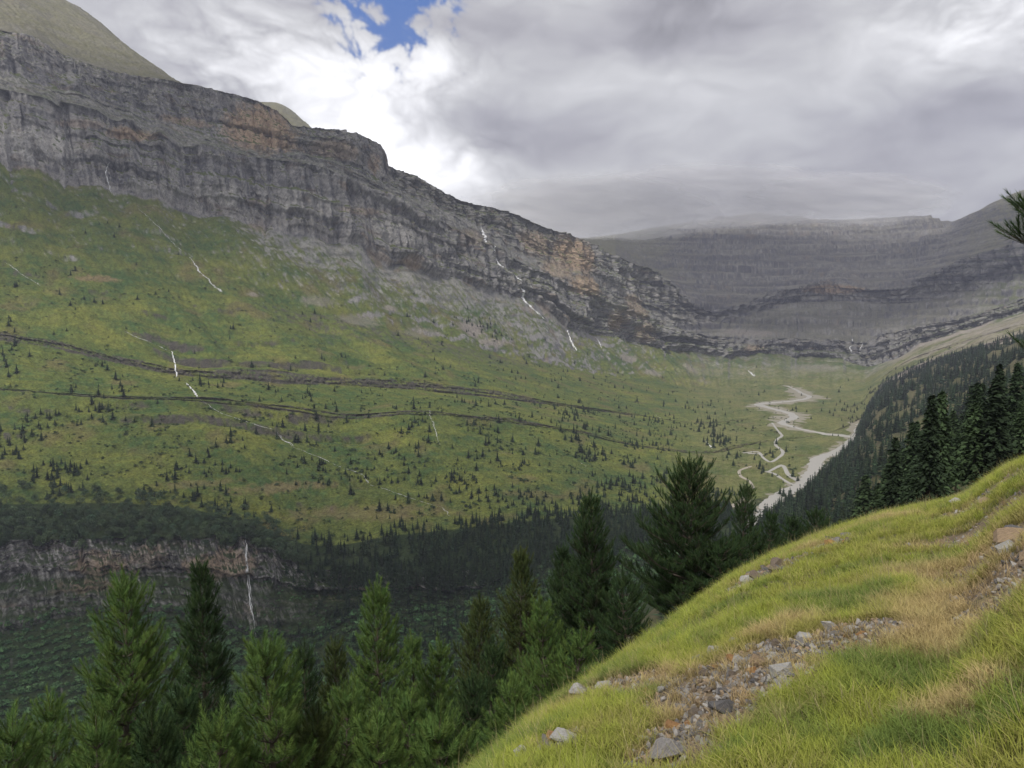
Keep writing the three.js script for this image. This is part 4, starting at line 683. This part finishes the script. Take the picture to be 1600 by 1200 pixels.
// [label, picture x, picture y of the tip, metres forward, crown half width in picture units, options]
const pines = [
  ['bushy bright green pine with a tall leader at the lower left', 190, 908, 12.5, 150, { mat: 'fresh', seed: 3 }],
  ['slim dark pine just right of the bushy pine at the lower left', 310, 888, 19, 92, { mat: 'dark', seed: 4, scale: 1.15 }],
  ['young pine with a pale bud on its tip below the tall veil waterfall', 415, 1006, 8.5, 125, { mat: 'fresh', seed: 5, scale: 0.9 }],
  ['dark little pine tip behind the pine with the pale bud', 478, 1020, 17, 70, { mat: 'dark', seed: 6 }],
  ['full fresh green pine with a rounded tip left of centre', 592, 925, 14.5, 100, { mat: 'fresh', seed: 7 }],
  ['shorter green pine beside the full fresh green pine', 686, 1008, 16, 74, { mat: 'fresh', seed: 8 }],
  ['olive green pine leaning against the tall olive pine', 748, 935, 21, 72, { mat: 'olive', seed: 9, scale: 1.15 }],
  ['tall olive green pine in the middle of the row', 812, 868, 25, 84, { mat: 'olive', seed: 10, scale: 1.25 }],
  ['mid green pine standing before the tall dark central pine', 846, 945, 17, 78, { mat: 'fresh', seed: 11 }],
  ['tall dark central pine left of the broad one on the crest', 925, 776, 25, 92, { mat: 'dark', seed: 12, scale: 1.25 }],
  ['broad dark pine on the crest with a tall pointed tip', 1080, 725, 24, 104, { mat: 'dark', seed: 13, scale: 1.2, power: 0.75 }],
  ['low dark pine leaning out right of the broad crest pine', 1128, 850, 23, 52, { mat: 'dark', seed: 14, scale: 1.2 }],
  ['slim pointed pine in front of the river', 1165, 757, 30, 30, { mat: 'dark', seed: 15, scale: 1.2, power: 0.7 }],
  ['small dark pine right of the slim pointed pine', 1204, 806, 31, 26, { mat: 'dark', seed: 16, scale: 1.2 }],
  ['low dark pine second right of the slim pointed pine', 1238, 812, 33, 28, { mat: 'dark', seed: 17, scale: 1.2 }],
  ['low dark pine third right of the slim pointed pine', 1275, 800, 36, 34, { mat: 'dark', seed: 18, scale: 1.3 }],
  ['bushy low pine at the bottom edge near the left corner', 80, 1105, 11, 120, { mat: 'fresh', seed: 19 }],
  ['low pine at the bottom edge between the two bright pines', 545, 1085, 11, 90, { mat: 'fresh', seed: 20 }],
  ['low green pine at the bottom edge under the olive pines', 640, 1090, 12, 85, { mat: 'fresh', seed: 21 }],
  ['dark low pine at the bottom edge beside the grass slope', 735, 1060, 13, 70, { mat: 'dark', seed: 22 }],
  ['small pine filling the gap under the bushy left pine', 280, 1090, 10, 90, { mat: 'dark', seed: 23 }],
  ['bright low pine in the lower left corner', 20, 1130, 9, 130, { mat: 'fresh', seed: 26 }],
  ['low bright pine at the bottom edge left of the budded pine', 345, 1120, 8, 100, { mat: 'fresh', seed: 27, scale: 0.9 }],
  ['low bright pine at the bottom edge right of the budded pine', 490, 1120, 9, 95, { mat: 'olive', seed: 28, scale: 0.9 }],
  ['olive pine half hidden between the green pines left of centre', 520, 1010, 18, 70, { mat: 'olive', seed: 29 }],
  ['low pine at the bottom edge just left of the grass slope', 800, 1075, 11, 60, { mat: 'fresh', seed: 30 }],
  ['small bright pine in the bottom row under the bushy left pine', 140, 1120, 8, 90, { mat: 'fresh', seed: 41, scale: 0.9 }],
  ['small dark pine in the bottom row below the slim dark pine', 235, 1125, 9, 85, { mat: 'dark', seed: 42 }],
  ['small olive pine in the bottom row left of the rounded pine', 445, 1105, 10.5, 80, { mat: 'olive', seed: 43 }],
  ['small fresh pine in the bottom row below the rounded pine', 595, 1120, 9, 85, { mat: 'fresh', seed: 44 }],
  ['small fresh pine in the bottom row below the shorter green pine', 690, 1120, 9.5, 80, { mat: 'fresh', seed: 45 }],
  ['dark pine filling the gap between the olive pines and the row', 770, 1010, 15, 66, { mat: 'dark', seed: 46 }],
  ['fresh pine at the foot of the tall dark central pine', 905, 985, 16, 62, { mat: 'fresh', seed: 47 }],
  ['slim fresh pine between the rounded pine and the shorter one', 642, 1000, 19, 60, { mat: 'fresh', seed: 48 }],
  ['dark pine behind the gap left of the tall central pine', 880, 860, 30, 70, { mat: 'dark', seed: 24, scale: 1.3 }],
  ['bushy dark pine low behind the crest under the tall central pine', 975, 900, 20, 60, { mat: 'dark', seed: 25, scale: 1.15 }],
];
for (const [label, px, py, D, half, o] of pines) { const p = at(px, py, D); pine(label, p.x, p.z, p.y, half * D / F * 1.22, o); }
{ // the tree beside the camera whose boughs reach into the picture
  const D = 9, x = at(1815, 350, D).x, yb = nearY(x, -D);
  pine('pine at the right edge with dark boughs reaching into the picture', x, -D, 3.4, 1.15, { mat: 'dark', seed: 31, bottom: 0.16, extra: [[1.04 - yb - 0.35, Math.PI - 0.1, 1.92, 0.0], [0.84 - yb - 0.3, Math.PI + 0.12, 1.82, 0.0], [0.94 - yb - 0.3, Math.PI + 0.02, 1.74, 0.0], [-0.36 - yb - 0.3, Math.PI, 1.5, 0]] });
}
// ------------------------------------------------------------------ loose stones
const stoneShapes = [];
for (let i = 0; i < 14; i++) { const r = rngOf(700 + i), pts = [], fl = rr(0.5, 0.9, r), el = rr(0.65, 1, r); for (let k = 0; k < 16; k++) { const u = rr(-1, 1, r), a = r() * 6.283, s = Math.sqrt(1 - u * u), q = rr(0.8, 1.0, r); pts.push(new THREE.Vector3(Math.cos(a) * s * q, u * q * fl, Math.sin(a) * s * q * el)); } const g = new ConvexGeometry(pts); g.computeVertexNormals(); stoneShapes.push(g); }
const grainTex = (() => { const n = 256, d = new Uint8Array(n * n * 4); for (let y = 0; y < n; y++) for (let x = 0; x < n; x++) { const a = x / n * 6.283, b = y / n * 6.283, v = 0.82 + 0.13 * fbm(N1, Math.cos(a) * 2, Math.sin(a) * 2 + Math.cos(b) * 2, Math.sin(b) * 2, 4) + 0.10 * fbm(N2, Math.cos(a) * 12, Math.sin(a) * 12 + Math.cos(b) * 12, Math.sin(b) * 12, 3); const o = (y * n + x) * 4; d[o] = d[o + 1] = d[o + 2] = clamp(v) * 255; d[o + 3] = 255; } const t = new THREE.DataTexture(d, n, n); t.wrapS = t.wrapT = THREE.RepeatWrapping; t.magFilter = THREE.LinearFilter; t.colorSpace = THREE.SRGBColorSpace; t.needsUpdate = true; return t; })();
for (const g of stoneShapes) { const p = g.attributes.position, uv = []; for (let i = 0; i < p.count; i++) uv.push(p.getX(i) * 0.5 + p.getY(i) * 0.31, p.getZ(i) * 0.5 + p.getY(i) * 0.4); g.setAttribute('uv', new THREE.Float32BufferAttribute(uv, 2)); }
const stoneMat = (r, g, b) => matte({ color: new THREE.Color().setRGB(r, g, b), map: grainTex, bumpMap: grainTex, bumpScale: 0.02, flatShading: true, roughness: 0.9 });
const stoneMats = { grey: stoneMat(0.30, 0.285, 0.275), pale: stoneMat(0.52, 0.51, 0.49), dark: stoneMat(0.165, 0.16, 0.165), buff: stoneMat(0.40, 0.29, 0.185), orange: stoneMat(0.46, 0.25, 0.10), brown: stoneMat(0.21, 0.165, 0.125) };
const stoneNames = { grey: 'grey', pale: 'whitish', dark: 'dark grey', buff: 'buff', orange: 'rusty orange', brown: 'brown' };
function stone(label, p, size, tone, r, sink = 0.25, group) {
  const m = addMesh('stone', stoneShapes[Math.floor(r() * stoneShapes.length)], stoneMats[tone]); m.position.copy(p); m.position.y += size * (0.5 - sink) * 0.7;
  m.rotation.set(rr(-0.5, 0.5, r), r() * 6.283, rr(-0.5, 0.5, r)); m.scale.set(size * rr(0.8, 1.15, r), size * rr(0.7, 1, r), size * rr(0.8, 1.1, r));
  return tag(m, label, 'stone', group);
}
{
  const r = rngOf(77);
  const own = [[1043, 1186, 0.115, 'grey', 'large rounded grey stone at the bottom edge of the picture'], [1088, 1178, 0.10, 'brown', 'brown stone beside the large grey stone at the bottom edge'], [1130, 1112, 0.095, 'dark', 'tilted dark grey stone below the main stone heap'], [1146, 1008, 0.09, 'pale', 'upright pale stone at the upper left of the main stone heap'], [1120, 1024, 0.10, 'pale', 'large whitish stone on the upper left edge of the main heap'], [1096, 1036, 0.085, 'grey', 'grey block at the left end of the main stone heap'], [1256, 1000, 0.08, 'pale', 'white stone on the top edge of the main stone heap'], [1222, 1058, 0.09, 'pale', 'white slab at the lower edge of the main stone heap'], [1225, 1075, 0.065, 'pale', 'pale flat stone in the grass below the white slab'], [1295, 985, 0.09, 'pale', 'pale flat stone near the upper right end of the main heap'], [906, 1084, 0.12, 'pale', 'large pale slab at the top of the left stone heap'], [942, 1076, 0.09, 'pale', 'whitish boulder on the left stone heap'], [880, 1158, 0.10, 'pale', 'white stone lying low on the left grass edge'], [868, 1160, 0.07, 'orange', 'small orange stone beside the white one on the grass edge'], [1052, 1140, 0.075, 'orange', 'rusty orange stone between the two stone heaps'], [1066, 1112, 0.065, 'grey', 'grey stone just above the rusty orange stone'], [1186, 1040, 0.075, 'buff', 'buff block in the middle of the main stone heap'], [1210, 1095, 0.05, 'grey', 'small grey stone in dry grass under the main heap'], [1184, 905, 0.17, 'brown', 'flat brown slab of the upper stone ledge'], [1170, 912, 0.15, 'pale', 'pale slab at the left end of the upper stone ledge'], [1215, 886, 0.15, 'brown', 'brown slab at the right end of the upper stone ledge'], [1305, 850, 0.14, 'grey', 'grey stone in the small group below the crest'], [1498, 788, 0.18, 'pale', 'pale flat stone on the crest beside the trail'], [1578, 846, 0.16, 'buff', 'buff stone on the trail edge at the right'], [1572, 862, 0.12, 'pale', 'pale wedge stone on the trail'], [1590, 838, 0.11, 'dark', 'dark stone on the trail at the right edge'], [1540, 790, 0.16, 'buff', 'buff flat stone where the trail passes the crest'], [820, 1185, 0.09, 'pale', 'pale stone at the bottom left tip of the grass slope']];
  for (const [px, py, s, t, label] of own) { const p = nearPick(px, py); if (p) stone(label, p, s * 1.3, t, r, 0.15); }
  const tones = ['grey', 'grey', 'grey', 'pale', 'dark', 'dark', 'buff', 'brown', 'brown', 'orange'];
  const heap = (spots, n, s0, s1, where, group) => {
    for (let i = 0; i < n; i++) {
      const k = Math.min(spots.length - 1.001, r() * (spots.length - 1)), q = Math.floor(k), f = k - q, px = lerp(spots[q][0], spots[q + 1][0], f) + rr(-1, 1, r) * 10, py = lerp(spots[q][1], spots[q + 1][1], f) + rr(-1, 1, r) * spots[q][2];
      const p = nearPick(px, py); if (!p) continue;
      const s = 1.15 * lerp(s0, s1, Math.pow(r(), 2.0)) * (0.6 + 0.4 * clamp(-p.z / 6)), t = tones[Math.floor(r() * tones.length)];
      stone((s > lerp(s0, s1, 0.4) ? 'larger ' : 'small ') + stoneNames[t] + ' stone ' + where, p, s, t, r, rr(0.1, 0.45, r), group);
    }
  };
  heap([[1095, 1062, 26], [1140, 1045, 32], [1200, 1030, 32], [1260, 1018, 28], [1320, 1000, 24], [1385, 980, 14]], 165, 0.024, 0.072, 'in the main stone heap on the grass', 'stones of the main heap');
  heap([[1130, 1090, 20], [1085, 1130, 18], [1050, 1190, 14]], 24, 0.03, 0.06, 'in the scatter below the main heap', 'stones below the main heap');
  heap([[900, 1100, 14], [960, 1082, 16], [1030, 1078, 12]], 44, 0.035, 0.08, 'in the left stone heap at the grass edge', 'stones of the left heap');
  heap([[820, 1185, 8], [880, 1155, 10]], 10, 0.03, 0.06, 'low on the left grass edge', 'stones on the left grass edge');
  heap([[1168, 908, 8], [1215, 888, 8]], 26, 0.06, 0.13, 'in the upper stone ledge', 'stones of the upper ledge');
  heap([[1280, 858, 6], [1330, 842, 5]], 14, 0.08, 0.16, 'in the small group below the crest', 'stones below the crest');
  heap([[1530, 790, 10], [1575, 830, 20], [1600, 880, 30]], 26, 0.03, 0.10, 'on the stony trail at the right', 'stones on the trail');
}
{ // stone chips too small to pick apart
  const r = rngOf(78), list = [];
  for (const [p, q] of stony) for (let i = 0; i < 170; i++) { const a = r() * 6.283, d = q * Math.sqrt(r()) * 0.85, x = p.x + Math.cos(a) * d, z = p.z + Math.sin(a) * d * 1.1; list.push([x, nearY(x, z), z, lerp(0.010, 0.042, Math.pow(r(), 1.8)) * (0.7 + 0.3 * -z / 6)]); }
  const m = shadowed(new THREE.InstancedMesh(stoneShapes[3], matte({ color: 0xffffff, map: grainTex, flatShading: true }), list.length)); m.name = 'stone_chips';
  const T = [[0.30, 0.285, 0.27], [0.42, 0.40, 0.38], [0.17, 0.16, 0.16], [0.36, 0.27, 0.18], [0.24, 0.19, 0.14]];
  list.forEach(([x, y, z, s2], i) => { dummy.position.set(x, y + s2 * 0.3, z); dummy.rotation.set(r() * 3, r() * 6, r() * 3); dummy.scale.set(s2, s2 * 0.8, s2); dummy.updateMatrix(); m.setMatrixAt(i, dummy.matrix); m.setColorAt(i, new THREE.Color().setRGB(...T[Math.floor(r() * 5)])); });
  tag(m, 'small stone chips strewn among the heaps and on the trail', 'gravel', undefined, 'stuff'); scene.add(m);
}
// ------------------------------------------------------------------ grass
function tuftGeo(seed, n, h, bend, width) {
  const r = rngOf(seed), pos = [], col = [];
  for (let i = 0; i < n; i++) {
    const az = r() * 6.283, b = rr(0.25, 1, r) * bend, H = h * rr(0.55, 1.15, r), bx = rr(-0.06, 0.06, r), bz = rr(-0.06, 0.06, r), ux = Math.cos(az), uz = Math.sin(az), fa = az + rr(0.9, 2.2, r), wx = Math.cos(fa) * width / 2, wz = Math.sin(fa) * width / 2;
    const P = (t) => [bx + ux * b * H * t * t, H * t * (1 - 0.35 * b * t), bz + uz * b * H * t * t];
    const a = P(0), m = P(0.5), e = P(1), k = rr(0.75, 1.25, r), d = 0.8 * k;
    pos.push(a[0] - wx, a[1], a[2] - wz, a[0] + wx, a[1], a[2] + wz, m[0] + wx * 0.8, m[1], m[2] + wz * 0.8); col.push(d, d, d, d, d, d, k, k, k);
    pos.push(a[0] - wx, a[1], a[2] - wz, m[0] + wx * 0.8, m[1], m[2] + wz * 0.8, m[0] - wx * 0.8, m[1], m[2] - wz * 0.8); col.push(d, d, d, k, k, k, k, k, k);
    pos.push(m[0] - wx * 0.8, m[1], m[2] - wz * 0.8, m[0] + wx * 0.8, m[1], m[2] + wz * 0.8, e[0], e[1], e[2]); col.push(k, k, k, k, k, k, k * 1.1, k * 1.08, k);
  }
  return geo(pos, null, col);
}
{
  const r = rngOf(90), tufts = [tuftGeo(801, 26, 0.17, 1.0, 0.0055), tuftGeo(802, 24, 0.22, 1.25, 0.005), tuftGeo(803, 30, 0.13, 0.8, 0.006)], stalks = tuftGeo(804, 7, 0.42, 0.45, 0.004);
  const mat = leafMat(1, 1, 1); mat.transmission = 0.3; mat.thickness = 0; mat.roughness = 0.8;
  const straw = [[1500, 850, 1.2], [1490, 900, 0.9], [1480, 950, 0.8], [1500, 990, 0.6], [1460, 1010, 0.5], [1310, 838, 0.9], [1260, 860, 0.6], [1110, 1110, 0.45], [1140, 1095, 0.4], [1180, 1070, 0.35], [1200, 990, 0.3], [1250, 975, 0.3], [1440, 990, 0.35], [1530, 930, 0.6], [1400, 808, 0.9], [1490, 1110, 0.25], [1520, 1080, 0.25], [1000, 1070, 0.5]].map(([px, py, q]) => [nearPick(px, py), q]).filter((q) => q[0]);
  const strawAt = (x, z) => { let m = 0; for (const [p, q] of straw) m = Math.max(m, 1 - Math.hypot(x - p.x, (z - p.z) * 0.7) / q / 1.3); return m; };
  const lists = [[], [], []], tall = [];
  const add = (D, a, big) => {
    const x = a * D, z = -D, st = stonyAt(x, z), n = fbm(N1, x / 1.4, 0, z / 1.4, 3), n2 = fbm(N2, x / 0.5, 1, z / 0.5, 2), bare = sst(0.30, 0.55, st + 0.2 * n2);
    if (r() < bare * 0.93) return;
    const c = [0.295, 0.335, 0.06]; mix3(c, [0.15, 0.21, 0.05], sst(0.0, 0.5, n + 0.3 * n2)); mix3(c, [0.30, 0.30, 0.075], sst(0.0, 0.5, -n)); mix3(c, [0.47, 0.37, 0.19], 0.9 * sst(0.25, 0.75, strawAt(x, z) + 0.3 * n2)); mix3(c, [0.40, 0.30, 0.17], bare * 0.8);
    if (r() < 0.12) mix3(c, [0.42, 0.36, 0.16], 0.7);
    const s = rr(0.8, 1.2, r); lists[Math.floor(r() * 3)].push([x, nearY(x, z) - 0.01, z, big * rr(0.7, 1.3, r), [c[0] * s, c[1] * s, c[2] * s]]);
    if (r() < 0.025) tall.push([x, nearY(x, z), z, rr(0.7, 1.3, r) * Math.min(1.5, big), [0.42, 0.37, 0.20]]);
  };
  for (let i = 0; i < 26000; i++) { const D = Math.sqrt(rr(2.2 * 2.2, 81, r)); add(D, rr(-0.35, 0.95, r), lerp(0.55, 0.8, D / 9)); }
  for (let i = 0; i < 46000; i++) { const D = Math.sqrt(rr(81, 36 * 36, r)), a = rr(-0.1, 0.95, r); if (D > crestD(a) * 1.6 + 4) continue; add(D, a, lerp(0.85, 1.35, (D - 9) / 26)); }
  for (let i = 0; i < 9000; i++) { const q = Math.sqrt(rr(0.5, 49, r)), t = r(), th = lerp(Math.atan(1.2), 2 * Math.PI - Math.atan(1.35), t), s = rr(0.8, 1.2, r); lists[i % 3].push([q * Math.sin(th), sideY(q, t) - 0.01, -q * Math.cos(th), rr(0.5, 0.9, r), [0.27 * s, 0.30 * s, 0.06 * s]]); }
  const put = (name, label, g, list) => { const m = shadowed(new THREE.InstancedMesh(g, mat, list.length)); m.name = numbered(name); list.forEach(([x, y, z, s, c], i) => { dummy.position.set(x, y, z); dummy.rotation.set(rr(-0.25, 0.1, r), r() * 6.283, rr(0.05, 0.4, r)); dummy.rotation.order = 'ZXY'; dummy.scale.setScalar(s); dummy.updateMatrix(); m.setMatrixAt(i, dummy.matrix); m.setColorAt(i, new THREE.Color().setRGB(...c)); }); dummy.rotation.order = 'XYZ'; tag(m, label, 'grass', undefined, 'stuff'); scene.add(m); };
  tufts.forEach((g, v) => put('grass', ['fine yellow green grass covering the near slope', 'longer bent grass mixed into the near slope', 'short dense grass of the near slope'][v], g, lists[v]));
  put('dry_grass_stalks', 'thin tall straw coloured stalks standing out of the grass', stalks, tall);
}
// ------------------------------------------------------------------ low cloud lying on the far mountain
function lowCloud(label, px, py, D, w, h, d, seed, dense) {
  const g = new THREE.SphereGeometry(1, 72, 40), p = g.attributes.position, col = [];
  for (let i = 0; i < p.count; i++) {
    const x = p.getX(i), y = p.getY(i), z = p.getZ(i), n = fbm(N1, x * 2.2 + seed, y * 2, z * 2.2, 4), q = 1 + 0.10 * n;
    p.setXYZ(i, x * q * w, y * q * h, z * q * d);
    const a = dense * sst(0.25, 1.0, Math.abs(z) + 0.22 * fbm(N2, x * 3 + seed, y * 3, z * 3, 4));
    col.push(1, 1, 1, a);
  }
  g.setAttribute('color', new THREE.Float32BufferAttribute(col, 4)); g.computeVertexNormals();
  const m = addMesh('low_cloud', g, cloudMat); m.position.copy(at(px, py, D)); m.castShadow = false;
  return tag(m, label, 'cloud');
}
const cloudMat = new THREE.MeshPhysicalMaterial({ color: new THREE.Color().setRGB(0.9, 0.9, 0.93), vertexColors: true, transparent: true, roughness: 1, transmission: 0.5, thickness: 0, side: THREE.DoubleSide });
cloudMat.specularIntensity = 0;
lowCloud('soft grey cloud bank over the left end of the far mountain', 930, 328, 5600, 1000, 280, 240, 3.3, 0.5);
lowCloud('soft grey cloud bank on top of the far mountain', 1110, 308, 5750, 1100, 260, 240, 8.1, 0.55);
lowCloud('thin grey cloud bank over the right part of the far mountain', 1310, 312, 5550, 900, 200, 220, 14.7, 0.45);
function addedShadeCloud(label, x, y, z, w, h, d, turn, seed) {  // unseen clouds added to keep the sun off valley head, cliff and gorge
  const g = new THREE.SphereGeometry(1, 56, 32), p = g.attributes.position;
  for (let i = 0; i < p.count; i++) { const a = p.getX(i), b = p.getY(i), c = p.getZ(i), q = 1 + 0.34 * fbm(N1, a * 1.8 + seed, b * 1.8, c * 1.8, 4); p.setXYZ(i, a * q * w, b * q * h * (b < 0 ? 0.5 : 1), c * q * d); }
  g.computeVertexNormals(); const m = addMesh('cloud', g, addedCloudMat); m.position.set(x, y, z); m.rotation.y = turn; return tag(m, label, 'cloud');
}
const addedCloudMat = matte({ color: new THREE.Color().setRGB(0.9, 0.9, 0.9), roughness: 1, transparent: true, opacity: 0.58 });
addedShadeCloud('unseen high cloud added above the picture to shade the valley head', 700, 2600, -3050, 1500, 170, 1350, 0, 2.2);
addedShadeCloud('unseen high cloud added above the picture to shade the great cliff', -1500, 2600, -1000, 1200, 150, 330, 0.86, 7.4);
addedShadeCloud('unseen high cloud added behind the viewpoint to shade the gorge', -1450, 2600, 1080, 620, 140, 420, 0.2, 12.9);
//NEXT
renderer.render(scene, camera);
